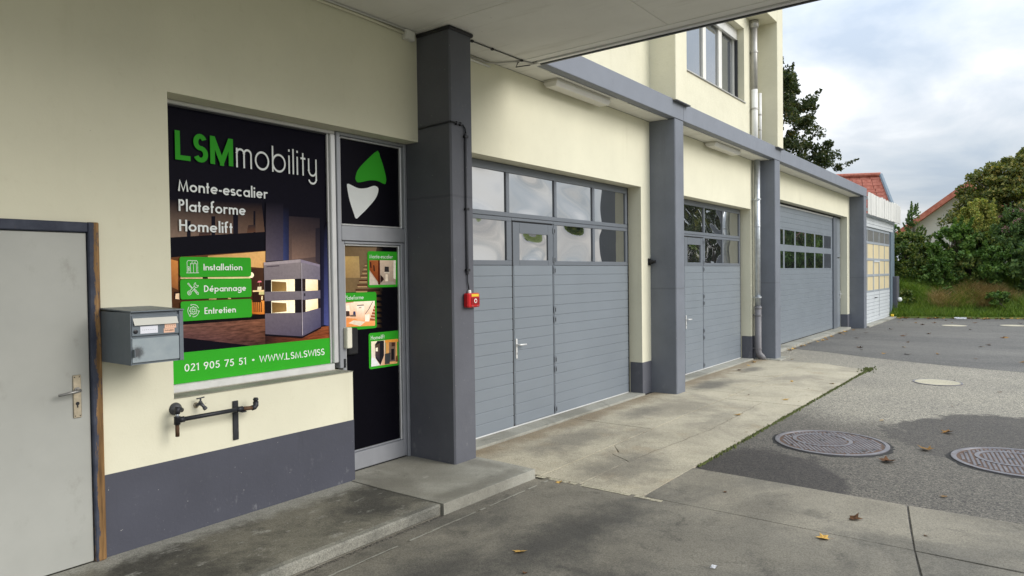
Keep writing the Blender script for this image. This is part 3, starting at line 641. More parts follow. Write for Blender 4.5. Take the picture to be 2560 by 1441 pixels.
B('finger_pull', 'mail_metal', mdr, X0+.007, X0+.012, Y0-.028, Y0-.003, 1.312, 1.358, c=.001)
MB().prism([(1.836, 1.312), (1.856, 1.314), (1.872, 1.358), (1.836, 1.358)], Y0-.0055, Y0-.0031).build('finger_recess', 'grey_plate', mdr)
lb1 = B('name_label', 'paper_white', mbx, 1.880, 1.980, Y0-.0045, Y0-.0031, 1.444, 1.486, c=.0004)
lb2 = B('name_label', 'paper_peach', mbx, 2.020, 2.088, Y0-.0045, Y0-.0031, 1.466, 1.492, c=.0004)
lb3 = B('name_label', 'paper_peach', mbx, 2.014, 2.078, Y0-.0045, Y0-.0031, 1.440, 1.465, c=.0004)

# ------------------------------------------------------------------ lettering: a single-line geometric alphabet
def arc(cx, cy, rx, ry, a0, a1, n=18):
    return [(cx+rx*math.cos(R(a0+(a1-a0)*i/n)), cy+ry*math.sin(R(a0+(a1-a0)*i/n))) for i in range(n+1)]
def glyph(ch, w, xh=.62, asc=1.05, desc=-.32):
    h = w/2; r = xh/2-h; c = xh/2; o = r+h
    ring = lambda cx: arc(cx, c, r, r, 0, 360, 28)
    if ch == ' ': return [], .30
    if ch == 'o': return [ring(o)], 2*o
    if ch == 'a': return [ring(o), [(2*o-h, 0), (2*o-h, xh)]], 2*o
    if ch == 'b': return [ring(o), [(h, 0), (h, asc)]], 2*o
    if ch == 'd': return [ring(o), [(2*o-h, 0), (2*o-h, asc)]], 2*o
    if ch == 'p': return [ring(o), [(h, desc), (h, xh)]], 2*o
    if ch == 'g': return [ring(o), [(2*o-h, xh), (2*o-h, -.06)]+arc(o, -.06, r, .26-h, 0, -160, 12)], 2*o
    if ch == 'c': return [arc(o, c, r, r, 48, 312, 22)], 1.75*o
    if ch in 'eé':
        s = [[(h, c)]+[(2*o-h, c)], arc(o, c, r, r, 0, 318, 24)]
        if ch == 'é': s.append([(o-.03, xh+.10), (o+.14, xh+.30)])
        return s, 2*o
    if ch == 'n': return [[(h, 0), (h, xh)], [(h, 0), (h, xh-.24)]+arc(h+.195, xh-.24, .195, .24-h, 180, 0, 14)+[(h+.39, 0)]], .39+w
    if ch == 'm': return [[(h, 0), (h, xh)], [(h, 0), (h, xh-.20)]+arc(h+.17, xh-.20, .17, .20-h, 180, 0, 12)+[(h+.34, 0)], [(h+.34, xh-.20)]+arc(h+.51, xh-.20, .17, .20-h, 180, 0, 12)+[(h+.68, 0)]], .68+w
    if ch == 'r': return [[(h, 0), (h, xh)], arc(h+.20, xh-.24, .20, .24-h, 175, 60, 10)], .30+h
    if ch == 'i': return [[(h, 0), (h, xh)], [(h, xh+.15), (h, xh+.15+w*1.15)]], w
    if ch == 'l': return [[(h, 0), (h, asc)]], w
    if ch == 't': return [[(.13, 0), (.13, .90)], [(0, xh-h), (.27, xh-h)]], .27
    if ch == 'f': return [[(.10, 0), (.10, .86)]+arc(.26, .86, .16, .20-h, 180, 75, 8), [(0, xh-h), (.26, xh-h)]], .29
    if ch == 's':
        ry = (xh/2-h)/2
        return [arc(.17, xh/2+ry, .15, ry, 30, 270, 14)+arc(.18, xh/2-ry, .16, ry, 90, -150, 14)[1:]], .36
    if ch == 'u': return [[(h, xh), (h, .22)]+arc(h+.2, .22, .2, .22-h, 180, 360, 12)+[(h+.4, xh)], [(h+.4, 0), (h+.4, xh)]], .4+w
    if ch == 'y': return [[(h, xh), (h, .26)]+arc(h+.21, .26, .21, .26-h, 180, 360, 14), [(h+.42, xh), (h+.42, -.10)]+arc(h+.21, -.10, .21, .22-h, 0, -170, 14)], .42+w
    if ch == 'L': return [[(h, 1), (h, h), (.50, h)]], .52
    if ch == 'E': return [[(.44, 1-h), (h, 1-h), (h, h), (.44, h)], [(h, .52), (.42, .52)]], .46
    if ch == 'H': return [[(h, 0), (h, 1)], [(.60-h, 0), (.60-h, 1)], [(h, .53), (.60-h, .53)]], .60
    if ch == 'I': return [[(h, 0), (h, 1)]], w
    if ch == 'P': return [[(h, 0), (h, 1-h), (.24, 1-h)]+arc(.24, .73, .23-h, .27-h, 90, -90, 14)+[(h, .46+h)]], .49
    if ch == 'D': return [[(h, h), (h, 1-h), (.20, 1-h)]+arc(.20, .5, .46-h, .5-h, 90, -90, 20)+[(h, h)]], .68
    if ch == 'M': return [[(h*.9, 0), (.13+h*.3, 1-w*.8), (.41, .06), (.69-h*.3, 1-w*.8), (.82-h*.9, 0)]], .82
    if ch == 'µ': return [[(h, 0), (h, 1)], [(.82-h, 0), (.82-h, 1)], [(h*1.1, .97), (.41, .10)], [(.82-h*1.1, .97), (.41, .10)], [(.41-h*.9, .06), (.41+h*.9, .06)]], .82
    if ch == 'N': return [[(h, 0), (h, 1-w), (.6-h, w), (.6-h, 1)]], .6
    if ch == 'W': return [[(h*.5, 1), (.24, w*.8), (.47, 1-w*.8), (.70, w*.8), (.94-h*.5, 1)]], .94
    if ch == 'S':
        ry = (.5-h)/2
        return [arc(.24, .5+ry, .23-h, ry, 25, 270, 18)+arc(.25, .5-ry, .25-h, ry, 90, -155, 18)[1:]], .50
    if ch == 'C': return [arc(.46, .5, .46-h, .5-h, 50, 310, 24)], .78
    if ch == 'A': return [[(h*.6, 0), (.34, 1-h), (.68-h*.6, 0)], [(.16, .33), (.52, .33)]], .68
    if ch == '0': return [arc(.27, .5, .27-h, .5-h, 90, 450, 28)], .54
    if ch == '1': return [[(.0, .80), (.19, 1-h), (.19, 0)]], .26
    if ch == '2': return [arc(.26, .73, .24-h, .27-h, 165, -38, 16)+[(.05, h), (.52, h)]], .54
    if ch == '5': return [[(.48, 1-h), (.18, 1-h), (.11, .57)]+arc(.25, .33, .27-h, .33-h, 122, -152, 18)], .54
    if ch == '7': return [[(.0, 1-h), (.47, 1-h), (.14, 0)]], .50
    if ch == '9': return [arc(.27, .70, .27-h, .30-h, 0, 360, 24), [(.54-h*1.1, .64), (.20, 0)]], .54
    if ch == '-': return [[(0, .33), (.24, .33)]], .24
    if ch == '.': return [[(0, h*1.1), (w*1.1, h*1.1)]], w*1.1
    if ch == '•': return [arc(.17, .5, .07, .07, 0, 360, 16)], .34
    return [[(0, 0), (.3, 0)]], .35
def stroke(mb, pts, w, f):
    """flat ribbon of width w along pts, mitred; f maps (u, v) to a point"""
    closed = math.dist(pts[0], pts[-1]) < 1e-6
    P = [Vector(p) for p in (pts[:-1] if closed else pts)]; n = len(P); V = []
    for i in range(n):
        a = P[i-1] if (i > 0 or closed) else None; b = P[(i+1) % n] if (i < n-1 or closed) else None
        d0 = (P[i]-a).normalized() if a is not None else None; d1 = (b-P[i]).normalized() if b is not None else None
        d0 = d0 or d1; d1 = d1 or d0
        n0 = Vector((-d0.y, d0.x)); n1 = Vector((-d1.y, d1.x)); mm = (n0+n1)
        mm = mm.normalized() if mm.length > 1e-6 else n0
        k = min(1/max(.30, mm.dot(n0)), 1.7)
        V += [P[i]+mm*(w/2*k), P[i]-mm*(w/2*k)]
    F = [(2*i, 2*i+1, (2*i+3) % (2*n), (2*i+2) % (2*n)) for i in range(n if closed else n-1)]
    mb.add([f(v.x, v.y) for v in V], F)
def lettering(txt, x0, x1, z0, cap, w, y, mat, parent, name='lettering', gap=.10, **k):
    W = 0; G_ = []
    for ch in txt:
        s, a = glyph(ch, w, **k); G_.append((s, W, a)); W += a+gap
    W -= gap; sx = (x1-x0)/W; m = MB(); i = 0
    for s, ox, a in G_:
        for st in s:
            yy = y-.00006*(i % 4); i += 1
            # compensate the stroke so that narrowing does not thin the stems
            stroke(m, st, w, lambda u, v: (x0+(u+ox)*sx, yy, z0+v*cap))
    o = m.build(name, mat, parent); return o

# ------------------------------------------------------------------ shop window with its printed film
YG = .208
shop = thing('shop_window', 'large shop window covered with a dark printed poster and green bands', 'window', (3.0, .2, .985))
B('frame_top', 'aluminium', shop, 2.274, 3.76, .165, .235, 2.945, 2.974, c=.006); B('frame_bottom', 'aluminium_light', shop, 2.274, 3.72, .165, .235, .976, 1.033, c=.006)
B('frame_side', 'aluminium', shop, 2.274, 2.335, .166, .235, 1.034, 2.944, c=.005); B('frame_side', 'aluminium', shop, 3.707, 3.757, .160, .235, 1.034, 2.944, c=.006)
B('bead', 'aluminium_light', shop, 3.690, 3.7065, .185, .206, 1.035, 2.943, c=.003); B('bead', 'metal_dark', shop, 2.34, 3.70, .190, .2055, 2.934, 2.944, c=.002)
MB().cbox(2.275, 3.764, -.012, .165, .972, .9755, c=.001).build('window_sill', 'concrete_step', shop)
MB().box(2.335, 3.706, YG+.002, YG+.012, 1.034, 2.944).build('pane', 'window_glass', shop)
class Print:
    """coloured shapes of one printed film: each shape lies 0.25 mm above the one before"""
    def __init__(s, y, step=.00020): s.v = []; s.f = []; s.c = []; s.mi = []; s.y = y; s.step = step
    def poly(s, pts, cols, mi=0):
        s.y -= s.step; o = len(s.v); n = len(pts)
        if isinstance(cols[0], (int, float)): cols = [cols]*n
        cols = [srgb(*c) for c in cols]
        s.v += [(x, s.y, z) for x, z in pts]
        if n == 4:                                     # grid so that colours blend evenly
            K = 6; del s.v[o:]
            for i in range(K+1):
                for j in range(K+1):
                    u, v = i/K, j/K
                    wts = ((1-u)*(1-v), u*(1-v), u*v, (1-u)*v)
                    s.v.append((sum(a*p[0] for a, p in zip(wts, pts)), s.y, sum(a*p[1] for a, p in zip(wts, pts))))
            for i in range(K):
                for j in range(K):
                    cs = []; ids = []
                    for a, b in ((i, j), (i+1, j), (i+1, j+1), (i, j+1)):
                        ids.append(o+a*(K+1)+b); u, v = a/K, b/K
                        wts = ((1-u)*(1-v), u*(1-v), u*v, (1-u)*v); cs.append(tuple(sum(q*c[k] for q, c in zip(wts, cols)) for k in range(3)))
                    s.f.append(ids); s.c += cs; s.mi.append(mi)
        else:
            s.f.append(list(range(o, o+n))); s.c += cols; s.mi.append(mi)
    def build(s, name, parent, mats=('film_print', 'film_floor')):
        off = WLOC[parent.name]; me = bpy.data.meshes.new(name)
        me.from_pydata([(a-off.x, b-off.y, c-off.z) for a, b, c in s.v], [], s.f); me.update()
        at = me.color_attributes.new('print', 'FLOAT_COLOR', 'CORNER'); flat = []
        for c in s.c: flat += [*c, 1.0]
        at.data.foreach_set('color', flat)
        for q in mats: me.materials.append(M[q])
        me.polygons.foreach_set('material_index', s.mi); return link(name, me, parent)
def fromcrop(x0, y0, k, Y=.2075): return lambda *l: [(lambda p: (p.x, p.z))(pix(x0+a/k, y0+b/k, Y)) for a, b in l]
A_ = fromcrop(420, 560, 4.2372)
NAVY = (9, 8, 22); p = Print(YG)
GX0, GX1, GZ0, GZ1 = 2.336, 3.7055, 1.0345, 2.9435
p.poly([(GX0, GZ0), (GX1, GZ0), (GX1, GZ1), (GX0, GZ1)], NAVY)
p.poly([(GX0, 2.02)]+[A_((1025, 90))[0]]+[(2.975+.11, 2.33), (GX0, 2.30)], [(120, 104, 98), (86, 66, 58), NAVY, NAVY])
for a, b, z in ((200, 240, 200), (460, 500, 150), (690, 742, 110), (905, 925, 95)):
    p.poly(A_((a, z), (b, z-4), (b, z-230), (a, z-230)), [(22, 20, 32), (22, 20, 32), NAVY, NAVY])
p.poly(A_((320, 170), (450, 150), (450, 90), (330, 95)), [(90, 62, 52)]*2+[(50, 40, 44)]*2); p.poly(A_((835, 95), (930, 85), (915, 10), (850, 15)), [(84, 58, 48)]*2+[(44, 36, 40)]*2)
zb = lambda a, b: A_((a, b))[0]
p.poly([(GX0, 1.905), zb(1030, 285), zb(1030, 85), (GX0, 2.035)], (9, 9, 20))
p.poly([(GX0, 1.44), zb(1030, 1000), zb(1030, 285), (GX0, 1.90)], [(44, 26, 18), (70, 38, 18), (80, 52, 34), (90, 58, 36)])
p.poly([(GX0, 1.72), zb(105, 700), zb(105, 395), (GX0, 1.90)], [(120, 70, 40), (130, 84, 50), (190, 128, 72), (170, 108, 58)])
p.poly(A_((60, 800), (125, 800), (125, 720), (60, 720)), (38, 22, 18)); p.poly(A_((75, 795), (120, 800), (118, 735), (80, 740)), (214, 190, 168))
p.poly(A_((420, 420), (1030, 470), (1030, 290), (420, 338)), [(226, 190, 138), (196, 150, 96), (214, 172, 116), (170, 128, 84)])
p.poly(A_((130, 580), (870, 580), (870, 552), (130, 560)), (232, 210, 172)); p.poly(A_((365, 580), (420, 580), (420, 556), (365, 558)), (40, 28, 24))
p.poly(A_((880, 700), (1025, 710), (1025, 468), (880, 478)), [(54, 34, 26), (60, 38, 30), (66, 44, 34), (52, 32, 26)])
p.poly(A_(*[(880+27*math.cos(t*.35), 543+30*math.sin(t*.35)) for t in range(18)]), (252, 240, 220))
p.poly(A_((130, 805), (880, 790), (880, 770), (130, 790)), (60, 40, 28)); p.poly(A_((430, 800), (510, 800), (510, 782), (430, 785)), (224, 200, 150)); p.poly(A_((632, 795), (664, 795), (664, 778), (632, 780)), (224, 200, 150))
p.poly(A_((880, 950), (1025, 965), (1025, 815), (880, 810)), [(168, 92, 34), (196, 116, 46), (226, 150, 74), (150, 84, 36)])
p.poly(A_((895, 722), (1020, 715), (1020, 700), (895, 706)), (232, 206, 160))
p.poly(A_((890, 830), (985, 832), (960, 722), (895, 724)), [(40, 22, 18)]*4); p.poly(A_((960, 750), (1020, 750), (1020, 715), (960, 718)), (196, 190, 140))
for q in (905, 925, 945, 965, 983): p.poly(A_((q, 935), (q+7, 935), (q+5, 830), (q-2, 830)), (44, 22, 14))
p.poly(A_((985, 805), (998, 805), (998, 765), (985, 765)), (236, 220, 180))
p.poly(A_((940, 700), (985, 700), (985, 665), (945, 668)), (214, 206, 186)); p.poly(A_((960, 670), (966, 670), (968, 612), (962, 612)), (120, 90, 70)); p.poly(A_((942, 622), (988, 618), (980, 603), (950, 606)), (216, 120, 140))
p.poly([(GX0, 1.43), zb(1030, 1010), zb(1030, 955), (GX0, 1.47)], (14, 10, 14))
p.poly([(GX0, 1.245), zb(1030, 1280), zb(1030, 1005), (GX0, 1.437)], [(66, 46, 58), (60, 38, 34), (112, 74, 54), (98, 70, 66)], 1)
p.poly([zb(1025, 1290), (GX1, 1.245), (GX1, 1.345), zb(1025, 1160)], [(48, 28, 24), (120, 62, 34), (132, 74, 44), (40, 26, 28)], 1)
p.poly([(GX0, 1.24), zb(700, 1330), zb(860, 1288), zb(150, 1205), (GX0, 1.335)], (10, 9, 20))
p.poly(A_((1030, 400), (1215, 385), (1215, -230), (1030, -230)), [(86, 80, 98), (72, 68, 92), NAVY, NAVY])
p.poly(A_((1215, 388), (1275, 385), (1275, -180), (1215, -180)), [(52, 62, 112), (40, 46, 84), NAVY, NAVY])
p.poly(A_((1275, 400), (1605, 430), (1605, -60), (1275, -80)), [(98, 80, 78), (70, 60, 66), (30, 26, 36), (40, 34, 42)])
p.poly(A_((1306, 378), (1556, 352), (1556, 68), (1306, 92)), [(120, 98, 92), (92, 76, 76), (50, 42, 48), (62, 52, 56)])
p.poly(A_((1556, 400), (1600, 432), (1600, 40), (1556, 50)), [(54, 48, 60)]*2+[(26, 24, 36)]*2)
p.poly([zb(1605, 1085), zb(1645, 1075), zb(1645, -60), zb(1600, -60)], [(24, 24, 44), (34, 36, 66), NAVY, NAVY])
p.poly([zb(1645, 1072), (GX1, 1.342), (GX1, 2.25), zb(1645, 60)], [(58, 66, 124), (70, 76, 132), NAVY, NAVY])
# the lift car
p.poly(A_((1025, 1168), (1412, 1192), (1400, 378), (1008, 412)), [(80, 74, 92), (70, 66, 88), (128, 122, 132), (116, 110, 122)])
p.poly(A_((1415, 1192), (1612, 1090), (1602, 432), (1400, 378)), [(78, 76, 102), (62, 62, 94), (108, 104, 126), (124, 120, 136)])
p.poly(A_((1008, 440), (1396, 408), (1396, 376), (1006, 410)), (150, 142, 156)); p.poly(A_((1400, 408), (1600, 455), (1600, 432), (1400, 378)), (126, 120, 146))
p.poly(A_((1036, 460), (1170, 450), (1170, 440), (1036, 450)), (70, 62, 76))
for dy0, dy1, dz0, dz1 in ((0, 0, 0, 0), (222, 228, 224, 205)):
    p.poly(A_((1020, 720+dy1), (1406, 712+dy1), (1404, 580+dy0), (1018, 598+dy0)), (22, 18, 24))
    p.poly(A_((1086, 718+dy1), (1336, 715+dy1), (1334, 585+dy0), (1086, 595+dy0)), [(246, 240, 222)]*4)
    p.poly(A_((1092, 717+dy1), (1248, 700+dy1 if dy0 else 714), (1244, 618+dy0), (1090, 608+dy0)), [(110, 86, 50), (150, 122, 78), (128, 102, 64), (96, 74, 44)])
    p.poly(A_((1270, 715+dy1), (1274, 715+dy1), (1274, 590+dy0), (1270, 590+dy0)), (214, 208, 190))
    p.poly(A_((1406, 712+dz0+dy1-dz0), (1448, 712+dy1-8*(dy0 > 0)), (1448, 584+dy0), (1404, 580+dy0)), (38, 30, 32))
    p.poly(A_((1448, 712+dy1-8*(dy0 > 0)), (1580, 706+(190 if dy0 else 0)), (1578, 592+(200 if dy0 else 0)), (1448, 586+dy0)), [(240, 230, 206), (226, 206, 168), (236, 226, 204), (248, 244, 230)])
    p.poly(A_((1580, 706+(190 if dy0 else 0)), (1606, 700+(190 if dy0 else 0)), (1604, 598+(192 if dy0 else 0)), (1578, 592+(200 if dy0 else 0))), (30, 24, 32))
p.poly(A_((1434, 765), (1444, 765), (1444, 735), (1434, 735)), (26, 24, 34)); p.poly(A_((1412, 1180), (1418, 1180), (1408, 420), (1402, 420)), (164, 160, 178))
p.poly(A_((1020, 1185), (1412, 1210), (1412, 1192), (1022, 1168)), (16, 13, 22)); p.poly(A_((1412, 1210), (1614, 1106), (1612, 1090), (1414, 1192)), (18, 15, 24))
p.build('poster', shop)
YL = p.y-.0006
def rounded(x0, x1, z0, z1, r, corners=(1, 1, 1, 1)):
    pts = []
    for i, (cx, cz, a) in enumerate(((x0, z0, 180), (x1, z0, 270), (x1, z1, 0), (x0, z1, 90))):
        if corners[i]:
            ox = cx+(r if cx == x0 else -r); oz = cz+(r if cz == z0 else -r)
            pts += arc(ox, oz, r, r, a, a+90, 5)
        else: pts.append((cx, cz))
    return pts
def flat(poly, y, mat, parent, name):
    return MB().add([(a, y, b) for a, b in poly], [tuple(range(len(poly)))]).build(name, mat, parent)
gb = flat([(GX0, GZ0), (GX1, GZ0), (GX1, 1.246), (GX0, 1.246)], YL, 'green_print', shop, 'green_band')
YT = YL-.0008
lettering('021 905 75 51', 2.449, 2.918, 1.112, .052, .125, YT, 'white_print', gb, gap=.12)
lettering('•', 2.966, 2.990, 1.112, .052, .16, YT, 'white_print', gb); lettering('WWW.LSM.SWISS', 3.030, 3.634, 1.110, .054, .125, YT, 'white_print', gb, gap=.09)
lettering('LSµ', 2.418, 2.849, 2.575, .200, .165, YL, 'green_logo', shop, gap=.075)
lettering('mobility', 2.872, 3.590, 2.573, .200, .078, YL, 'pale_print', shop, gap=.145, xh=.72, asc=1.0, desc=-.26)
lettering('Monte-escalier', 2.433, 3.129, 2.360, .083, .145, YL, 'pale_print', shop); lettering('Plateforme', 2.434, 2.941, 2.223, .081, .145, YL, 'pale_print', shop)
lettering('Homelift', 2.435, 2.832, 2.085, .080, .145, YL, 'pale_print', shop)
for z0, z1, txt, x1, zt in ((1.767, 1.908, 'Installation', 2.903, 1.814), (1.613, 1.753, 'Dépannage', 2.931, 1.661), (1.462, 1.599, 'Entretien', 2.844, 1.504)):
    gp = flat(rounded(2.433, 2.976, z0, z1, .016), YL, 'green_print', shop, 'green_panel')
    lettering(txt, 2.603, x1, zt, .046, .145, YT, 'white_print', gp)
    ic = MB(); cz = (z0+z1)/2+.002; fz = lambda u, v: (2.522+u*.040, YT-.00006, cz+v*.043); W_ = .075
    if txt[0] == 'I':
        stroke(ic, [(-.95, -1), (-.95, .8), (-.75, 1), (.75, 1), (.95, .8), (.95, -1)], W_, fz); stroke(ic, [(-1.15, -1), (1.15, -1)], W_, fz)
        stroke(ic, [(-.35, -1), (-.35, .5), (.72, .5), (.72, -1)], W_, fz); stroke(ic, [(.18, -1), (.18, .5)], W_, fz)
        stroke(ic, [(-.78, .0), (-.58, .0), (-.58, -.3), (-.78, -.3), (-.78, 0)], W_, fz); stroke(ic, [(-.78, -.4), (-.58, -.4), (-.58, -.7), (-.78, -.7), (-.78, -.4)], W_, fz)
        stroke(ic, [(-.2, .70), (0, .80), (.1, .70)], W_, fz); stroke(ic, [(.3, .80), (.45, .70), (.6, .80)], W_, fz)
    elif txt[0] == 'D':
        stroke(ic, [(-.95, .85), (-.75, .95), (-.45, .55), (-.1, .15)], W_, fz); stroke(ic, [(-.95, .85), (-.55, .45), (-.18, .08)], W_, fz)
        stroke(ic, [(.15, -.25), (.75, -.9), (.95, -.95), (1.0, -.7), (.35, -.05), (.15, -.25)], W_, fz); stroke(ic, [(.35, -.25), (.8, -.75)], W_, fz)
        stroke(ic, [(-.62, -.38), (.25, .42)], W_, fz); stroke(ic, [(-.38, -.62), (.45, .22)], W_, fz); stroke(ic, arc(-.65, -.65, .33, .33, 30, 390, 18), W_, fz); stroke(ic, arc(-.65, -.65, .14, .14, 0, 360, 12), W_, fz)
        stroke(ic, arc(.62, .62, .40, .40, 110, 350, 16)+[(.70, .50), (.52, .70), (.50, 1.0)], W_, fz)
    else:
        teeth = []
        for k in range(8):
            a = k*45
            for da, rr_ in ((-10, .62), (-8, .48+.2), (8, .48+.2), (10, .62), (14, .48), (31, .48)): teeth.append((rr_*math.cos(R(a+da)), rr_*math.sin(R(a+da))))
        stroke(ic, teeth+[teeth[0]], W_, fz); stroke(ic, arc(0, 0, .24, .24, 0, 360, 16), W_, fz)
        for a in (20, 140, 260):
            stroke(ic, arc(0, 0, 1.0, 1.0, a, a+88, 14), W_, fz); e_ = (math.cos(R(a+88)), math.sin(R(a+88)))
            t_ = R(a+178); stroke(ic, [(e_[0]*.84, e_[1]*.84), (e_[0]+.16*math.cos(t_), e_[1]+.16*math.sin(t_)), (e_[0]*1.16, e_[1]*1.16)], W_, fz)
    ic.build('icon', 'white_print', gp)
lettering('Pas de publicité', 2.020, 2.072, 1.450, .009, .16, Y0-.0048, 'black_print', lb3, 'print'); lettering('-', 2.030, 2.080, 1.475, .009, .16, Y0-.0048, 'black_print', lb2, 'print') if False else None
lettering('- - - - -', 2.030, 2.080, 1.475, .010, .30, Y0-.0048, 'black_print', lb2, 'print'); lettering('- - - - - - - -', 1.892, 1.968, 1.462, .009, .24, Y0-.0048, 'black_print', lb1, 'print')

# ------------------------------------------------------------------ shop door
dr = thing('shop_door', 'aluminium glazed shop door with dark film, logo pane above and green picture cards', 'door', (4.17, .2, .07))
B('frame_side', 'aluminium_dull', dr, 3.760, 3.800, .15, .24, .985, 2.972, c=.004); B('frame_side', 'aluminium_dull', dr, 4.535, 4.567, .15, .24, .072, 2.972, c=.004)
B('frame_top', 'aluminium_dull', dr, 3.801, 4.534, .152, .24, 2.945, 2.972, c=.004); B('transom', 'aluminium_dull', dr, 3.801, 4.534, .152, .24, 2.062, 2.190, c=.005)
for d_ in ((3.803, 3.826, 2.192, 2.943), (4.512, 4.533, 2.192, 2.943)): B('bead', 'aluminium', dr, d_[0], d_[1], .178, .207, d_[2], d_[3], c=.005)
B('bead', 'aluminium', dr, 3.827, 4.511, .178, .207, 2.191, 2.207, c=.005); B('bead', 'aluminium', dr, 3.827, 4.511, .178, .207, 2.930, 2.944, c=.005)
lf = thing('x', '', '', (4.17, .2, .07)); bpy.data.objects.remove(lf)
stl = B('stile', 'aluminium_dull', dr, 4.494, 4.533, .165, .235, .085, 2.058, c=.005); B('stile', 'aluminium_dull', dr, 3.803, 3.842, .165, .235, .085, 2.058, c=.005)
B('top_rail', 'aluminium_dull', dr, 3.843, 4.493, .165, .235, 2.036, 2.058, c=.004); B('kick_rail', 'aluminium_dull', dr, 3.843, 4.493, .165, .235, .085, .235, c=.005)
for d_ in ((3.843, 3.860, .237, 2.034), (4.478, 4.493, .237, 2.034)): B('bead', 'aluminium', dr, d_[0], d_[1], .182, .207, d_[2], d_[3], c=.005)
B('bead', 'aluminium', dr, 3.861, 4.477, .182, .207, 2.020, 2.034, c=.004); B('bead', 'aluminium_dull', dr, 3.861, 4.477, .186, .207, .237, .250, c=.004)
B('draught_strip', 'rubber', dr, 3.80, 4.535, .175, .23, .0715, .084, c=.003)
MB().box(3.827, 4.511, YG+.001, YG+.010, 2.208, 2.929).build('pane', 'window_glass', dr); MB().box(3.861, 4.477, YG+.001, YG+.010, .251, 2.019).build('pane', 'window_glass', dr)
pt = Print(YG); pt.poly([(3.828, 2.209), (4.510, 2.209), (4.510, 2.928), (3.828, 2.928)], [(12, 12, 22), (8, 8, 16), (8, 8, 16), (16, 15, 26)]); pt.build('logo_film', dr)
def smooth(poly, n=5):
    out_ = []; N = len(poly)
    for i in range(N):
        p0, p1, p2, p3 = (Vector(poly[(i+k) % N]) for k in (-1, 0, 1, 2))
        for j in range(n):
            t = j/n; out_.append(tuple(.5*((2*p1)+(p2-p0)*t+(2*p0-5*p1+4*p2-p3)*t*t+(3*p1-p0-3*p2+p3)*t**3)))
    return out_
flat([(4.267, 2.882)]+smooth([(4.267, 2.882), (4.14, 2.785), (4.040, 2.69), (4.006, 2.615), (4.022, 2.580), (4.06, 2.580), (4.172, 2.607), (4.262, 2.610), (4.335, 2.591), (4.357, 2.600), (4.362, 2.65), (4.327, 2.762), (4.295, 2.83)])[2:-2], YG-.0008, 'green_logo', dr, 'logo_leaf')
flat(smooth([(3.912, 2.534), (3.925, 2.552), (3.950, 2.548), (4.038, 2.525), (4.13, 2.535), (4.212, 2.562), (4.256, 2.555), (4.268, 2.525), (4.235, 2.455), (4.15, 2.37), (4.06, 2.295), (4.006, 2.259), (3.978, 2.31), (3.935, 2.42)]), YG-.0008, 'pale_print', dr, 'logo_leaf')
B8 = fromcrop(850, 600, 8.006); C8 = fromcrop(850, 720, 6.55)
pd = Print(YG); DX0, DX1, DZ0, DZ1 = 3.8615, 4.4765, .2515, 2.0185
pd.poly([(DX0, DZ0), (DX1, DZ0), (DX1, DZ1), (DX0, DZ1)], (7, 7, 14))
pd.poly([(DX0, 1.62)]+B8((560, 1035), (740, 140))+[(DX0, DZ1)], [(110, 92, 66), (96, 80, 62), (112, 96, 80), (92, 78, 58)])
pd.poly(B8((85, 760), (400, 760), (380, 330), (80, 330)), [(132, 108, 74), (142, 120, 88), (158, 136, 96), (168, 142, 92)])
pd.poly(B8((560, 1035), (860, 1035), (860, 140), (740, 140)), [(86, 72, 56), (10, 9, 14), (9, 8, 14), (60, 52, 46)])
for a, z in ((490, 490), (465, 565), (438, 645), (408, 726), (376, 815), (342, 908), (308, 1006)):
    q = 8+(z-490)*.018; pd.poly(B8((a, z+q), (540, z+q), (540, z-q), (a, z-q)), (66, 36, 26)); pd.poly(B8((a+10, z+q+30), (540, z+q+30), (540, z+q), (a, z+q)), (148, 124, 96))
pd.poly(B8((540, 1024), (800, 1024), (800, 990), (540, 990)), [(60, 34, 26), (14, 10, 14), (14, 10, 14), (60, 34, 26)])
for z in (1060, 1180, 1290, 1400, 1510, 1620, 1720): pd.poly(B8((680, z+35), (840, z+35), (820, z-30), (680, z-30)), [(74, 58, 40), (16, 12, 14), (12, 10, 14), (80, 62, 44)])
pd.build('door_film', dr)
YD = pd.y-.0006
def card(x0, x1, z0, z1, corners, txt, tx0, tx1, tz):
    gp = flat(rounded(x0, x1, z0, z1, .022, corners), YD, 'green_print', dr, 'green_panel'); lettering(txt, tx0, tx1, tz, .036, .115, YD-.0006, 'white_print', gp)
card(4.122, DX1, 1.655, 1.978, (1, 0, 0, 1), 'Monte-escalier', 4.146, 4.424, 1.915); card(DX0, 4.218, 1.293, 1.616, (0, 1, 1, 0), 'Plateforme', DX0+.003, 4.070, 1.556); card(4.120, DX1, .930, 1.251, (1, 0, 0, 1), 'Homelift', 4.145, 4.306, 1.191)
pc = Print(YD-.0004, .00012)
pc.poly([(4.144, 1.678), (4.455, 1.676), (4.455, 1.900), (4.144, 1.899)], [(150, 140, 136), (140, 128, 122), (196, 180, 170), (176, 160, 150)])
pc.poly(B8((578, 600), (790, 900), (790, 408), (575, 410)), [(120, 60, 32), (112, 52, 26), (150, 92, 56), (128, 70, 40)])
pc.poly(B8((580, 905), (770, 900), (580, 640)), (176, 168, 166)); pc.poly(B8((752, 895), (796, 895), (788, 410), (755, 410)), (70, 24, 16))
for a in (600, 665): pc.poly(B8((a, 560+(a-600)), (a+22, 570+(a-600)), (a+15, 450+(a-600)), (a-10, 440+(a-600))), (32, 22, 26))
pc.poly(B8((880, 640), (970, 645), (968, 540), (885, 535)), (44, 42, 46)); pc.poly(B8((875, 668), (985, 672), (985, 648), (880, 648)), (190, 186, 182)); pc.poly(B8((895, 830), (955, 830), (945, 690), (900, 690)), (206, 198, 190))
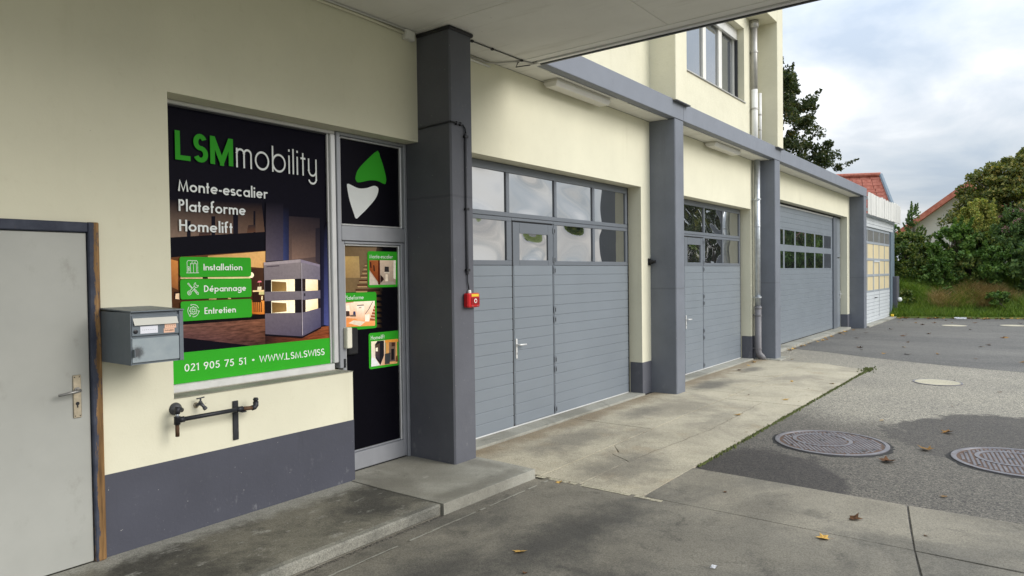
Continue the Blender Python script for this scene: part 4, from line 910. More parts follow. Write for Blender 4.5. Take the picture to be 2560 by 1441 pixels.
pc.poly(B8((800, 865), (870, 800), (860, 760), (800, 700)), (40, 28, 28)); pc.poly(B8((1060, 770), (1105, 790), (1105, 410), (1060, 410)), (226, 226, 222)); pc.poly(B8((800, 900), (1115, 890), (1050, 830), (900, 850)), (150, 146, 142))
pc.poly([(DX0, 1.324), (4.196, 1.317), (4.196, 1.536), (DX0, 1.538)], [(206, 140, 90), (214, 152, 104), (238, 232, 226), (222, 206, 194)])
pc.poly(C8((78, 640), (562, 620), (560, 535), (78, 490)), [(206, 132, 78), (214, 146, 92), (222, 158, 106), (200, 128, 78)])
pc.poly(C8((130, 580), (320, 625), (410, 555), (215, 530)), (204, 196, 186)); pc.poly(C8((265, 540), (388, 535), (388, 300), (265, 298)), [(208, 150, 110), (214, 170, 140), (236, 230, 226), (232, 226, 222)])
pc.poly(C8((296, 333), (342, 330), (342, 320), (296, 322)), (50, 46, 50)); pc.poly(C8((400, 550), (470, 550), (475, 430), (400, 440)), (226, 222, 218)); pc.poly(C8((270, 300), (385, 290), (380, 272), (275, 280)), (120, 120, 126))
for i in range(5): pc.poly(C8((480+i*16, 535-i*50), (562, 540-i*50), (562, 500-i*50), (484+i*16, 495-i*50)), (140+i*3, 78, 52)); pc.poly(C8((484+i*16, 497-i*50), (562, 502-i*50), (562, 488-i*50), (484+i*16, 484-i*50)), (218, 196, 180))
pc.poly(C8((400, 440), (470, 345), (530, 225), (522, 222), (462, 335), (400, 425)), (120, 112, 112)); pc.poly(C8((76, 250), (210, 236), (210, 226), (76, 236)), (168, 104, 74))
pc.poly(C8((85, 470), (150, 465), (140, 380), (80, 380)), (60, 46, 44)); pc.poly(C8((88, 380), (150, 380), (140, 290), (92, 295)), (232, 220, 214)); pc.poly(C8((205, 440), (245, 440), (240, 385), (208, 385)), (44, 50, 92)); pc.poly(C8((155, 470), (250, 470), (250, 440), (155, 445)), (96, 84, 84))
pc.poly([(4.144, .953), (4.312, .951), (4.312, 1.176), (4.144, 1.177)], [(190, 196, 206), (190, 140, 100), (200, 192, 180), (214, 206, 192)])
pc.poly(C8((570, 1150), (650, 1265), (708, 1110), (708, 862), (600, 870), (560, 930)), (26, 26, 34)); pc.poly(C8((565, 1120), (640, 1200), (640, 900), (565, 945)), [(58, 54, 66), (40, 38, 50), (70, 58, 54), (84, 68, 60)]); pc.poly(C8((570, 1040), (606, 1040), (606, 975), (570, 985)), (214, 210, 200))
pc.poly(C8((498, 1290), (640, 1265), (560, 1150), (500, 1140)), (196, 204, 216))
pc.poly([(4.318, .951), (4.455, .949), (4.455, 1.175), (4.318, 1.176)], [(190, 150, 104), (206, 160, 112), (196, 150, 96), (196, 140, 74)])
pc.poly(C8((722, 895), (940, 880), (940, 835), (722, 858)), (206, 140, 62)); pc.poly(C8((790, 1210), (895, 1200), (895, 890), (790, 890)), [(84, 74, 76), (96, 84, 82), (112, 96, 86), (120, 100, 86)]); pc.poly(C8((825, 1180), (872, 1175), (872, 995), (825, 1000)), (26, 24, 30))
pc.poly(C8((722, 1250), (800, 1245), (815, 1060), (722, 1080)), (52, 56, 62)); pc.poly(C8((830, 960), (885, 955), (885, 890), (830, 895)), (60, 40, 36)); pc.poly(C8((897, 1210), (938, 1200), (930, 1100), (905, 1120)), (96, 60, 40))
pc.build('pictures', dr)
B('handle', 'cream_plastic', dr, 3.806, 3.862, .110, .164, 1.150, 1.325, c=.006); B('lock_plate', 'rubber', dr, 3.866, 3.982, .172, .2045, 1.082, 1.312, c=.012)
B('lock_case', 'metal_dark', dr, 3.806, 3.826, .150, .1645, .985, 1.06, c=.003)

# ------------------------------------------------------------------ tap and iron pipe on the shop wall
tp = thing('water_tap', 'small worn brass garden tap under the shop window', 'tap', (2.47, -.05, .93))
tq = lambda a, b, y: (lambda v: Vector((v.x, y, v.z)))(pix(200+a/3.602, 740+b/3.602, y))
t0 = tq(1046, 985, 0.0); t1 = tq(1085, 968, -.055); t2 = tq(1124, 1010, -.075)
MB().lathe([(.020, 0), (.018, -.006), (.010, -.008), (.010, -.012)], tuple(t0), 'y', 16).build('wall_flange', 'brass_worn', tp, True)
MB().tube([t0+Vector((0, -.008, 0)), t0.lerp(t1, .6), t1], [.010, .012, .014], 12).build('valve_body', 'tap_grey', tp, True)
MB().tube([t1, t1.lerp(t2, .55)+Vector((0, 0, .003)), t2], [.014, .011, .010], 12).build('spout', 'tap_grey', tp, True)
MB().tube([t2+Vector((-.003, 0, .004)), t2+Vector((.006, -.002, -.008))], [.014, .014], 12).build('nozzle', 'tap_grey', tp, True)
t3 = tq(1085, 920, -.055)
MB().tube([t1, t1.lerp(t3, .4), t1.lerp(t3, .45), t3], [.012, .011, .006, .006], 10).build('stem', 'tap_grey', tp, True)
MB().tube([t3+Vector((-.026, 0, -.002)), t3, t3+Vector((.026, 0, .002))], [.005, .004, .005], 8).build('tap_handle', 'tap_grey', tp, True)
ir = thing('iron_pipe', 'old black iron water pipe with bracket along the cream wall', 'pipe', (2.5, -.1, .75)); yp = -.10
pp = lambda a, b: (lambda v: (v.x, yp, v.z))(pix(200+a/3.602, 740+b/3.602, yp))
fl_ = pix(200+858/3.602, 740+1018/3.602, 0)
MB().lathe([(.042, 0), (.040, -.010), (.024, -.022), (.018, -.03)], (fl_.x, 0, fl_.z), 'y', 20).build('wall_flange', 'tap_grey', ir, True)
e0 = pp(875, 1022); tee = pp(875, 1125)
MB().tube([(fl_.x, -.02, fl_.z), (fl_.x+.003, -.07, fl_.z), (e0[0], yp, e0[2]), (e0[0], yp, pp(875, 1065)[2])], [.015, .017, .019, .017], 12).build('elbow', 'iron_black', ir, True)
MB().tube([(tee[0], yp, pp(875, 1060)[2]), (tee[0], yp, pp(875, 1090)[2])], .012, 12).build('nipple', 'galvanised', ir, True)
MB().tube([(tee[0], yp, pp(875, 1088)[2]), (tee[0], yp, pp(875, 1095)[2]), (tee[0], yp, pp(875, 1160)[2])], [.021, .019, .019], 12).build('tee', 'iron_black', ir, True)
MB().tube([(tee[0], yp, pp(875, 1158)[2]), (tee[0], yp, pp(875, 1268)[2])], .0125, 12).build('stub', 'iron_rust', ir, True)
zp = tee[2]+.003; xe = pp(1560, 1050)[0]
MB().tube([(tee[0]+.01, yp, zp), (tee[0]+.045, yp, zp)], .020, 12).build('socket', 'iron_black', ir, True)
MB().tube([(tee[0]+.03, yp, zp), (pp(1430, 1025)[0], yp, zp)], .0145, 12).build('pipe', 'iron_black', ir, True)
bx_ = pp(1465, 1040)[0]
MB().tube([(bx_-.045, yp, zp), (bx_-.002, yp, zp)], .019, 12).build('socket', 'iron_black', ir, True)
MB().tube([(bx_-.01, yp, zp), (xe, yp-.005, zp-.006)], .0145, 12).build('pipe', 'iron_rust', ir, True)
MB().tube([(xe-.012, yp-.005, zp-.006), (xe+.006, yp-.005, zp-.004), (xe+.018, yp-.005, zp+.008), (xe+.018, yp-.005, zp+.035)], .019, 12).build('elbow', 'iron_black', ir, True)
MB().tube([(xe+.018, yp-.005, zp+.03), (xe+.018, yp-.005, zp+.062)], [.015, .015], 10).build('stub', 'iron_black', ir, True)
MB().tube([(xe+.018, yp-.005, zp+.045), (xe+.018, yp-.005, zp+.055)], [.019, .019], 10).build('collar', 'iron_black', ir, True)
B('bracket', 'iron_black', ir, bx_-.018, bx_+.022, -.012, 0.0, pp(1465, 1010)[2]-.235, zp+.045, c=.002); B('bracket_arm', 'iron_black', ir, bx_-.016, bx_+.020, yp-.02, -.012, zp-.024, zp-.016, c=.002)

# ------------------------------------------------------------------ sectional doors
def pane_mesh(x0, x1, z0, z1, y, bulge, name='pane', mat='door_glass', parent=None, seed=0, wav=1.0):
    """acrylic pane, bowed between its beads"""
    rr = random.Random(seed); nx, nz_ = 22, 14; v = []; f = []
    a1, a2, a3 = rr.uniform(-1, 1), rr.uniform(-1, 1), rr.uniform(0, 6.28)
    for i in range(nx+1):
        for j in range(nz_+1):
            s, t = i/nx*2-1, j/nz_*2-1; e_ = (1-s**4)*(1-t**4)
            d = bulge*(1-s*s)*(1-t*t) + wav*.0020*e_*(a1*math.sin(2.6*s+a3)+a2*math.cos(3.1*t+2*s+a3))
            v.append((x0+(x1-x0)*i/nx, y+d, z0+(z1-z0)*j/nz_))
    for i in range(nx):
        for j in range(nz_): f.append((i*(nz_+1)+j, (i+1)*(nz_+1)+j, (i+1)*(nz_+1)+j+1, i*(nz_+1)+j+1))
    return MB().add(v, f).build(name, mat, parent, True)
YD_ = .20; DZB = .030
def garage_door():
    X = 5.16; t = thing('garage_door', 'grey sectional garage door with wicket door and two rows of panes next to the shop', 'garage door', (7.1, .2, .02), 'sectional garage doors')
    L0, L1, W0, W1, R0, R1 = 5.20, 6.222, 6.246, 7.050, 7.074, 8.990
    wk = B('wicket_door', 'door_grey', t, W0, W1, YD_-.0045, YD_+.04, DZB+.02, 1.850, c=.003)
    tag(wk, 'narrow pass door let into the sectional door')
    B('rear_skin', 'door_grey', t, L0, L1, YD_-.0045, YD_+.045, DZB, 1.852); B('rear_skin', 'door_grey', t, R0, R1, YD_-.0045, YD_+.045, DZB, 1.852)
    P_ = .1212; z = 1.856; k = 0
    while z-P_ > DZB-.02:
        gap = .0042 if k % 5 else .0065
        for a, b, par in ((L0, L1, t), (W0+.012, W1-.012, wk), (R0, R1, t)):
            shared_box('slat', 'door_grey', par, a, b, YD_-.010, YD_-.0020, z-P_+gap, z-.0010, c=.0050)
        z -= P_; k += 1
    B('bottom_strip', 'aluminium_light', t, L0, R1, YD_-.012, YD_+.03, DZB-.006, DZB+.008, c=.002); B('seal', 'rubber', t, L0, R1, YD_-.006, YD_+.03, .0225, DZB-.007, c=.002)
    # glazed upper section: stiles, rails
    zr = (1.857, 1.912, 2.350, 2.394, 2.398, 2.448, 2.890, 2.978)
    cols = [5.20, 5.272, 6.130, 6.190, 7.096, 7.150, 8.010, 8.068, 8.932, 8.990]
    for z0, z1, nm in ((zr[5]-.05, zr[5], 'rail'), (zr[6], zr[7], 'rail')): B(nm, 'door_frame_grey', t, L0, R1, YD_-.012, YD_+.035, z0, z1, c=.004)
    B('rail', 'door_frame_grey', t, L0, W0-.026, YD_-.012, YD_+.035, zr[2], zr[3], c=.004); B('rail', 'door_frame_grey', t, W1+.026, R1, YD_-.012, YD_+.035, zr[2], zr[3], c=.004)
    B('rail', 'door_frame_grey', t, W0-.025, W1+.025, YD_-.012, YD_+.035, 2.362, zr[3], c=.003)
    B('rail', 'door_frame_grey', t, L0, W0-.026, YD_-.012, YD_+.035, zr[0]+.001, zr[1], c=.004); B('rail', 'door_frame_grey', t, W1+.026, R1, YD_-.012, YD_+.035, zr[0]+.001, zr[1], c=.004)
    for a, b in zip(cols[0::2], cols[1::2]):
        B('stile', 'door_frame_grey', t, a, b, YD_-.0115, YD_+.034, zr[5], zr[6], c=.004)
        if a not in (6.130, 7.096): B('stile', 'door_frame_grey', t, a, b, YD_-.0115, YD_+.034, zr[1], zr[2], c=.004)
    B('stile', 'door_frame_grey', t, 6.130, 6.222, YD_-.0115, YD_+.034, zr[1], zr[2], c=.004); B('stile', 'door_frame_grey', t, 7.074, 7.150, YD_-.0115, YD_+.034, zr[1], zr[2], c=.004)
    for i, (a, b) in enumerate(zip(cols[1::2], cols[2::2])):
        pane_mesh(a, b, zr[5], zr[6], YD_+.006, (.0062, .0072, .0066, .0050)[i], parent=t, seed=i)
        if i != 1: pane_mesh(a, b, zr[1], zr[2], YD_+.006, (.0085, 0, .0085, .0050)[i], parent=t, seed=10+i)
    # wicket head with its own small pane, frame, hinges and handle
    for d_ in ((W0, 6.372, 1.852, 2.345), (6.952, W1, 1.852, 2.345), (6.373, 6.951, 1.852, 1.918), (6.373, 6.951, 2.222, 2.345)): B('wicket_frame', 'door_frame_grey', wk, d_[0], d_[1], YD_-.010, YD_+.035, d_[2], d_[3], c=.003)
    pane_mesh(6.372, 6.952, 1.918, 2.222, YD_+.004, .008, parent=wk, seed=77)
    B('gap_seal', 'rubber', t, W0-.0225, W0-.004, YD_-.006, YD_+.03, DZB, 2.358, c=.002); B('gap_seal', 'door_frame_grey', t, W1+.004, W1+.0225, YD_-.007, YD_+.03, DZB, 2.358, c=.002); B('gap_seal', 'rubber', t, W0-.003, W1+.003, YD_-.006, YD_+.03, 2.349, 2.358, c=.002)
    for z in (2.28, 1.93, 1.80, 1.32, 1.20, .71, .59, .10):
        B('hinge', 'door_frame_grey', t, W1+.002, W1+.05, YD_-.018, YD_-.0105, z-.035, z+.035, c=.002); B('hinge_pin', 'rubber', t, W1+.028, W1+.040, YD_-.022, YD_-.0185, z-.026, z+.018, c=.002)
    hp_ = B('handle_plate', 'aluminium_light', wk, W0+.022, W0+.052, YD_-.020, YD_-.0103, .80, 1.025, c=.004)
    MB().tube([(W0+.037, YD_-.018, .958), (W0+.037, YD_-.060, .958), (W0+.052, YD_-.066, .958), (W0+.158, YD_-.066, .955)], [.010, .010, .010, .009], 10).build('lever', 'aluminium_light', wk, True)
    B('keyhole', 'black_print', wk, W0+.033, W0+.041, YD_-.0215, YD_-.0201, .845, .870, c=.001)
    B('guide_strip', 'rubber', t, 8.991, 9.047, YD_+.004, YD_+.05, .0225, 2.982, c=.002); B('guide_strip', 'rubber', t, 5.162, 5.199, YD_+.004, YD_+.05, .0225, 2.982, c=.002)
    return t
gd1 = garage_door(); gd2 = copy_tree(gd1); gd2.location.x += 4.775
gd2['label'] = 'grey sectional garage door with wicket door between the two bare pillars beside the downpipe'

# wide door of the third bay
g3 = thing('garage_door', 'wide grey sectional garage door with two rows of small panes and a narrow side door', 'garage door', (18.4, .2, .05), 'sectional garage doors')
DX = (15.0, 21.59)
B('rear_skin', 'door_grey', g3, *DX, YD_-.0045, YD_+.05, .06, 1.78); B('rear_skin', 'door_grey', g3, *DX, YD_-.0045, YD_+.05, 2.755, 3.30); B('rear_skin', 'door_frame_grey', g3, *DX, YD_+.013, YD_+.05, 1.781, 2.754)
P_ = .1215; z = 1.775
while z-P_ > .04:
    shared_box('slat', 'door_grey', g3, DX[0], DX[1], YD_-.010, YD_-.002, max(z-P_+.005, .075), z, c=.005); z -= P_
B('seal', 'rubber', g3, *DX, YD_-.004, YD_+.03, .046, .074)
z = 2.76
for k in range(4): shared_box('slat', 'door_grey', g3, DX[0], DX[1], YD_-.010, YD_-.002, z+.005, z+.1205, c=.005); z += .1215
B('head_bar', 'aluminium_light', g3, *DX, YD_-.03, YD_+.01, 3.247, 3.285, c=.005); B('head_seal', 'rubber', g3, DX[0], 22.62, YD_-.02, YD_+.05, 3.287, 3.329)
pc_ = [16.83-.945*i for i in (1, 0)] + [16.83+.945*i for i in range(1, 5)]; pc_ = [15.885+.945*i for i in range(6)]
for z0, z1 in ((1.778, 1.812), (2.212, 2.368), (2.712, 2.758)): B('rail', 'door_grey', g3, *DX, YD_-.010, YD_+.0115, z0, z1, c=.004)
xs_ = [(DX[0], 15.045)]+[(a-.065 if i else 15.88, a+.0) for i, a in enumerate(pc_)]
edges = [15.06+.945*i-.165 for i in range(0)]
pan = [(16.832+.945*i-.945*2, 16.832+.945*i-.945*2+.822) for i in range(7)]; pan = [(max(a, 15.04), b) for a, b in pan]; last = DX[0]
for i, (a, b) in enumerate(pan):
    for z0, z1 in ((1.812, 2.212), (2.368, 2.712)):
        B('stile', 'door_grey', g3, last, a, YD_-.009, YD_+.0115, z0, z1, c=.004); pane_mesh(a, b, z0, z1, YD_-.0072, .0028, parent=g3, seed=40+i*2+(z0 > 2))
    last = b
for z0, z1 in ((1.812, 2.212), (2.368, 2.712)): B('stile', 'door_grey', g3, last, DX[1], YD_-.009, YD_+.0115, z0, z1, c=.004)
B('side_post', 'door_frame_grey', g3, 21.592, 22.04, YD_-.05, YD_+.06, .046, 3.286, c=.006)
sdp = B('side_door', 'door_grey', g3, 22.06, 22.60, YD_-.010, YD_+.04, .05, 2.10, c=.004); B('transom_panel', 'door_grey', g3, 22.06, 22.60, YD_-.010, YD_+.04, 2.13, 3.284, c=.004)
B('handle_plate', 'aluminium_light', sdp, 22.54, 22.58, YD_-.022, YD_-.0105, .90, 1.12, c=.002); MB().tube([(22.56, YD_-.02, 1.03), (22.56, YD_-.06, 1.03), (22.45, YD_-.065, 1.03)], .01, 8).build('lever', 'aluminium_light', sdp, True)

# ------------------------------------------------------------------ downpipes
dp = thing('downpipe', 'downpipe of shiny galvanised tube ending in a grey sleeve beside the pillar', 'pipe', (13.93, -.10, 0)); cx, cy = 13.93, -.10
MB().tube([(cx, cy, 3.954), (cx, cy, 1.02)], .056, 18).build('pipe', 'galvanised', dp, True)
MB().tube([(cx, cy, 1.03), (cx, cy, .16), (cx+.005, cy-.02, .10), (cx+.02, cy-.06, .055), (cx+.03, cy-.09, .0)], .066, 18).build('sleeve', 'pipe_grey', dp, True)
MB().lathe([(.067, 0), (.074, .01), (.074, .05), (.058, .055)], (cx, cy, 1.0), 'z', 18).build('collar', 'pipe_grey', dp, True)
for z, mt in ((3.16, 'galvanised'), (1.22, 'galvanised'), (.86, 'pipe_grey'), (.20, 'pipe_grey')):
    m = MB().lathe([(.060, 0), (.072, 0), (.072, .03), (.060, .03)], (cx, cy, z), 'z', 18); m.cbox(cx-.012, cx+.012, cy+.05, .0, z, z+.03); m.cbox(cx+.066, cx+.11, cy-.015, cy+.015, z+.004, z+.026); m.build('bracket', mt, dp)
MB().lathe([(.057, 0), (.060, .005), (.060, .03), (.057, .035)], (cx, cy, 2.62), 'z', 18).build('joint', 'galvanised', dp, True)
du = thing('downpipe', 'upper downpipe on the cream wall under the roof overhang', 'pipe', (13.72, -.14, 4.19)); cx, cy = 13.72, -.125
MB().tube([(cx, cy, 5.28), (cx, cy, 6.632)], .058, 18).build('pipe', 'zinc_aged', du, True); MB().tube([(cx, cy, 4.10), (cx, cy, 5.29)], .060, 18).build('lower_pipe', 'pipe_white', du, True)
MB().lathe([(.062, 0), (.085, .02), (.085, .14), (.062, .15)], (cx, cy, 6.475), 'z', 18).build('hopper', 'zinc_aged', du, True)
for z in (6.0, 4.9): m = MB().lathe([(.06, 0), (.070, 0), (.070, .03), (.06, .03)], (cx, cy, z), 'z', 18); m.cbox(cx-.012, cx+.012, cy+.05, -.05, z, z+.03); m.build('bracket', 'zinc_aged', du)
vp = thing('vent_pipe', 'thin white vent pipe standing beside the upper downpipe', 'pipe', (13.92, -.13, 4.19))
MB().tube([(13.95, -.16, 4.10), (13.95, -.16, 5.26)], .030, 14).build('pipe', 'pipe_white', vp, True)
for z in (4.25, 4.52, 4.82): MB().lathe([(.031, 0), (.035, 0), (.035, .03), (.031, .03)], (13.95, -.16, z), 'z', 14).build('ring', 'zinc_aged', vp)
B('bracket', 'zinc_aged', vp, 13.943, 13.957, -.13, -.049, 4.60, 4.63, c=.002)

# ------------------------------------------------------------------ manhole covers
def manhole(c, r, rot, label):
    t = thing('manhole_cover', label, 'manhole', (c[0], c[1], -.012), 'cast iron manhole covers')
    z = -.012; m = MB()
    m.lathe([(r*1.0, -.02), (r*1.0, .010), (r*.985, .012), (r*.93, .012), (r*.925, .004)], (c[0], c[1], z), 'z', 56); m.build('ring', 'cast_iron', t)
    MB().lathe([(r*.915, -.01), (r*.915, .0045)], (c[0], c[1], z+.0005), 'z', 56).build('lid', 'cast_iron_low', t)
    sr = MB(); rr_ = random.Random(int(c[1]*100)); q_ = [r*rr_.uniform(1.035, 1.10) for _ in range(64)]
    sr.add([(c[0]+q*math.cos(2*math.pi*i/64), c[1]+q*math.sin(2*math.pi*i/64), -.0098 if k == 0 else -.0135) for k in (0, 1) for i, q in enumerate([r*.998]*64 if k == 0 else q_)], [(i, (i+1) % 64, 64+(i+1) % 64, 64+i) for i in range(64)])
    sr.build('tar_collar', 'tar', t)
    pm = MB(); ca, sa = math.cos(rot), math.sin(rot); s = .046; k = int(r/s)+1
    ic_ = (.17*r, .10*r)
    holes = ((.62*r, .35*r), (-.62*r, -.35*r), (.17*r, .1*r))
    for i in range(-k, k+1):
        for j in range(-k, k+1):
            u, v = i*s, j*s*.8; d = math.hypot(u, v); di = math.hypot(u-ic_[0], v-ic_[1])
            if d > r*.86 or abs(di-.50*r) < .05*r or any(math.hypot(u-a, v-b) < .07*r for a, b in holes): continue
            h_ = .0135; w_, e_ = s*.36, s*.27
            P8 = []
            for zz, q in ((z+.004, 1.0), (z+h_-.003, .82)):
                for a, b in ((-w_, -e_), (w_, -e_), (w_, e_), (-w_, e_)):
                    uu, vv = u+a*q, v+b*q; P8.append((c[0]+uu*ca-vv*sa, c[1]+uu*sa+vv*ca, zz))
            pm.add(P8, [(4,5,6,7),(0,1,5,4),(1,2,6,5),(2,3,7,6),(3,0,4,7)])
    o = pm.build('tread_studs', 'cast_iron', t); o['kind'] = 'stuff'
    C3 = (c[0]+ic_[0]*ca-ic_[1]*sa, c[1]+ic_[0]*sa+ic_[1]*ca)
    rg = MB(); n_ = 48
    for ra, rb in ((.465*r, .535*r),):
        V = [(C3[0]+q*math.cos(2*math.pi*i/n_), C3[1]+q*math.sin(2*math.pi*i/n_), zz) for q, zz in ((ra, z+.004), (ra, z+.0115), (rb, z+.0115), (rb, z+.004)) for i in range(n_)]
        rg.add(V, [(a*n_+i, a*n_+(i+1) % n_, (a+1)*n_+(i+1) % n_, (a+1)*n_+i) for a in range(3) for i in range(n_)])
    rg.build('inner_ring', 'cast_iron', t)
    for a, b in holes:
        hx, hy = c[0]+a*ca-b*sa, c[1]+a*sa+b*ca
        MB().lathe([(.060*r, 0), (.056*r, .004)], (hx, hy, z+.005), 'z', 16).build('lifting_hole', 'black_print', t)
    for q in range(6):
        a = q*1.047+.3; MB().lathe([(.012, 0), (.010, .004)], (c[0]+.80*r*math.cos(a), c[1]+.80*r*math.sin(a), z+.0105), 'z', 8).build('vent_hole', 'black_print', t)
    return t
manhole((7.60, -2.835), .535, .55, 'round cast iron manhole cover beside the corner of the concrete apron')
manhole((7.76, -4.40), .535, .15, 'round cast iron manhole cover away from the apron, beyond the wet patch')
def filled_cover(c, r, label):
    t = thing('inspection_cover', label, 'cover', (c[0], c[1], -.012), 'concrete filled covers')
    MB().lathe([(r, -.02), (r, .008), (r*.93, .008), (r*.92, .004)], (c[0], c[1], -.012), 'z', 44).build('ring', 'cast_iron', t)
    MB().lathe([(r*.915, -.01), (r*.915, .007)], (c[0], c[1], -.012), 'z', 44).build('fill', 'concrete_cover', t)
filled_cover((12.55, -3.29), .335, 'small round cover filled with pale concrete in the speckled asphalt')
filled_cover((25.25, -2.5), .36, 'round concrete filled cover on the dark asphalt in front of the old garage')
filled_cover((26.0, -3.95), .36, 'round concrete filled cover on the dark asphalt in front of the tamarisk')

# ------------------------------------------------------------------ old annex garage at the far end
ax = thing('annex_garage', 'old white annex garage with a parapet of weathered planks', 'building', (26.5, 0, 0))
YA = -.22
B('side_wall', 'blue_grey_post', ax, 29.35, 29.62, YA-.02, 6, -.02, 3.42); B('roof', 'beam_grey', ax, 23.38, 29.8, YA, 6, 3.43, 3.52); B('back_wall', 'cream_render', ax, 23.38, 29.34, 5.7, 6, 0, 3.42)
B('door_post', 'blue_grey_post', ax, 28.62, 28.95, YA-.06, YA+.1, -.01, 3.12, c=.01); B('door_post', 'blue_grey_post', ax, 28.952, 29.349, YA-.03, YA+.1, -.01, 3.43, c=.01)
for i in range(4): B('header_board', 'old_white', ax, 23.38, 29.2 if i > 0 else 29.1, YA-.05-.004*(i % 2), YA+.02, 3.115+i*.103, 3.212+i*.103, c=.004)
xq = 23.37
while xq < 29.55:
    wq = rng.uniform(.18, .25); tz = 4.09+.02*(xq-23.4)/6+rng.uniform(-.04, .04)
    m = MB(); m.cbox(xq+.008, xq+wq-.012, -.45+rng.uniform(-.012, .012), -.42, 3.445+rng.uniform(-.012, .012), tz, c=.004); m.build('plank', 'plank_white', ax); xq += wq
B('parapet_rail', 'plank_white', ax, 23.37, 29.7, -.419, -.37, 3.55, 3.63); B('parapet_rail', 'plank_white', ax, 23.37, 29.7, -.419, -.37, 3.90, 3.98)
for q in (23.6, 26.5, 29.4): B('bracket', 'plank_white', ax, q, q+.06, -.37, YA+.02, 3.56, 3.62)
od = thing('garage_door', 'old white sectional door with yellowed panes under the plank parapet', 'garage door', (26.5, YA, .03))
OX = [24.42, 25.47, 26.52, 27.57, 28.60]; OX = [23.40]+OX
B('rear_skin', 'old_white', od, 23.40, 28.60, YA+.02, YA+.05, .035, 3.11)
rows = [(2.66, 3.02, 'old_pane_grey'), (2.12, 2.58, 'old_pane_yellow'), (1.60, 2.04, 'old_pane_yellow'), (1.08, 1.52, 'old_pane_yellow')]
for (z0, z1, mt) in rows:
    for a, b in zip(OX, OX[1:]):
        MB().cbox(a+.035, b-.035, YA+.004, YA+.0195, z0, z1, c=.003).build('pane', mt, od)
        B('stile', 'old_grey', od, b-.033, b+.033 if b < 28.5 else b, YA-.008, YA+.0195, z0, z1, c=.004)
for z0, z1 in ((3.02, 3.11), (2.58, 2.66), (2.04, 2.12), (1.52, 1.60), (1.02, 1.08)): B('rail', 'old_grey', od, 23.40, 28.60, YA-.009, YA+.0195, z0+.001, z1-.001, c=.004)
z = 1.02
while z > .10: shared_box('slat', 'old_white', od, 23.40, 28.60, YA-.010, YA+.0195, z-.110, z-.005, c=.004); z -= .1155
B('bottom_strip', 'old_white', od, 23.40, 28.60, YA-.012, YA+.0195, .035, z-.006, c=.004)
wd = B('wicket_door', 'old_white', od, 25.50, 25.55, YA-.016, YA-.0105, .16, 2.02, c=.002); B('wicket_stile', 'old_white', od, 26.49, 26.55, YA-.018, YA-.0105, .16, 2.05, c=.002); B('wicket_stile', 'old_white', od, 25.56, 26.48, YA-.018, YA-.0105, 2.0, 2.05, c=.002)
B('gap', 'black_print', od, 25.555, 25.57, YA-.013, YA-.0105, .16, 2.0, c=.001); B('gap', 'black_print', od, 26.47, 26.485, YA-.013, YA-.0105, .16, 2.0, c=.001)
MB().tube([(25.64, YA-.012, .82), (25.64, YA-.06, .82), (25.80, YA-.06, .82)], .013, 8).build('lever', 'iron_black', od, True)
B('warning_lamp', 'iron_rust', ax, 23.37, 23.47, YA-.10, YA-.01, 1.36, 1.52, c=.01)
lw = thing('low_wall', 'short grey rendered end wall with a round white lamp beside the annex', 'wall', (29.6, -.3, 0))
B('wall_block', 'grey_masonry', lw, 28.96, 29.48, -.42, -.26, -.02, 1.485, c=.01); MB().lathe([(.02, .02), (.075, .0), (.09, -.05), (.075, -.10), (.03, -.125)], (29.12, -.435, .63), 'y', 18).build('lamp_globe', 'white_print', lw, True)
yb = thing('yellow_block', 'small yellow block on the sill of the old garage door', 'block', (28.35, -.36, .03)); B('block', 'yellow_tag', yb, 28.30, 28.40, -.40, -.31, .03, .13, c=.02)

# ------------------------------------------------------------------ houses behind
def house(name, label, loc, roofpoly, parts): pass
h1 = thing('tiled_house', 'house with a red tiled roof rising behind the garage', 'house', (46, 7, 0))
def roof_courses(parent, A, Bp, Cp, Dp, n, lift=.05, name='roof'):
    """tile courses from the eaves A-B up to the ridge D-C"""
    A, Bp, Cp, Dp = map(Vector, (A, Bp, Cp, Dp)); nrm = (Bp-A).cross(Dp-A).normalized(); m = MB(); rr = random.Random(5)
    for i in range(n):
        t0, t1 = i/n, (i+1)/n+.01; a, b = A.lerp(Dp, t0), Bp.lerp(Cp, t0); c, d = Bp.lerp(Cp, min(1, t1)), A.lerp(Dp, min(1, t1)); kx = max(2, int((b-a).length/.55))
        for j in range(kx):
            s0, s1 = j/kx, (j+1)/kx-.004; lf_ = lift*rr.uniform(.75, 1.25)
            p0, p1, p2, p3 = a.lerp(b, s0)+nrm*lf_, a.lerp(b, s1)+nrm*lf_, d.lerp(c, s1), d.lerp(c, s0)
            m.add([p0, p1, p2, p3, a.lerp(b, s0), a.lerp(b, s1)], [(0,1,2,3),(4,5,1,0)])
    return m.build(name, 'roof_tile', parent)
roof_courses(h1, (45.0, 1.95, 5.0), (45.0, 9.6, 5.2), (48.2, 9.0, 7.9), (48.2, 3.25, 7.55), 11, .13)
roof_courses(h1, (51.5, 11.2, 5.0), (51.5, 4.6, 5.0), (48.2, 3.25, 7.55), (48.2, 9.0, 7.9), 11, .13)
MB().add([(45.3, 2.05, 5.0), (51.4, 4.7, 5.0), (48.2, 3.30, 7.5)], [(0,1,2)]).build('gable', 'house_wall', h1)
MB().tube([(48.2, 9.1, 7.95), (48.2, 3.2, 7.62)], .14, 8).build('ridge', 'roof_tile', h1)
MB().tube([(44.95, 1.90, 5.0), (48.2, 3.17, 7.62)], .11, 6).build('verge', 'blue_grey_post', h1)
MB().slab([(45.4, 2.2), (51.2, 4.8), (51.2, 11), (45.4, 9.4)], -.1, 5.02).build('wall', 'house_wall', h1)
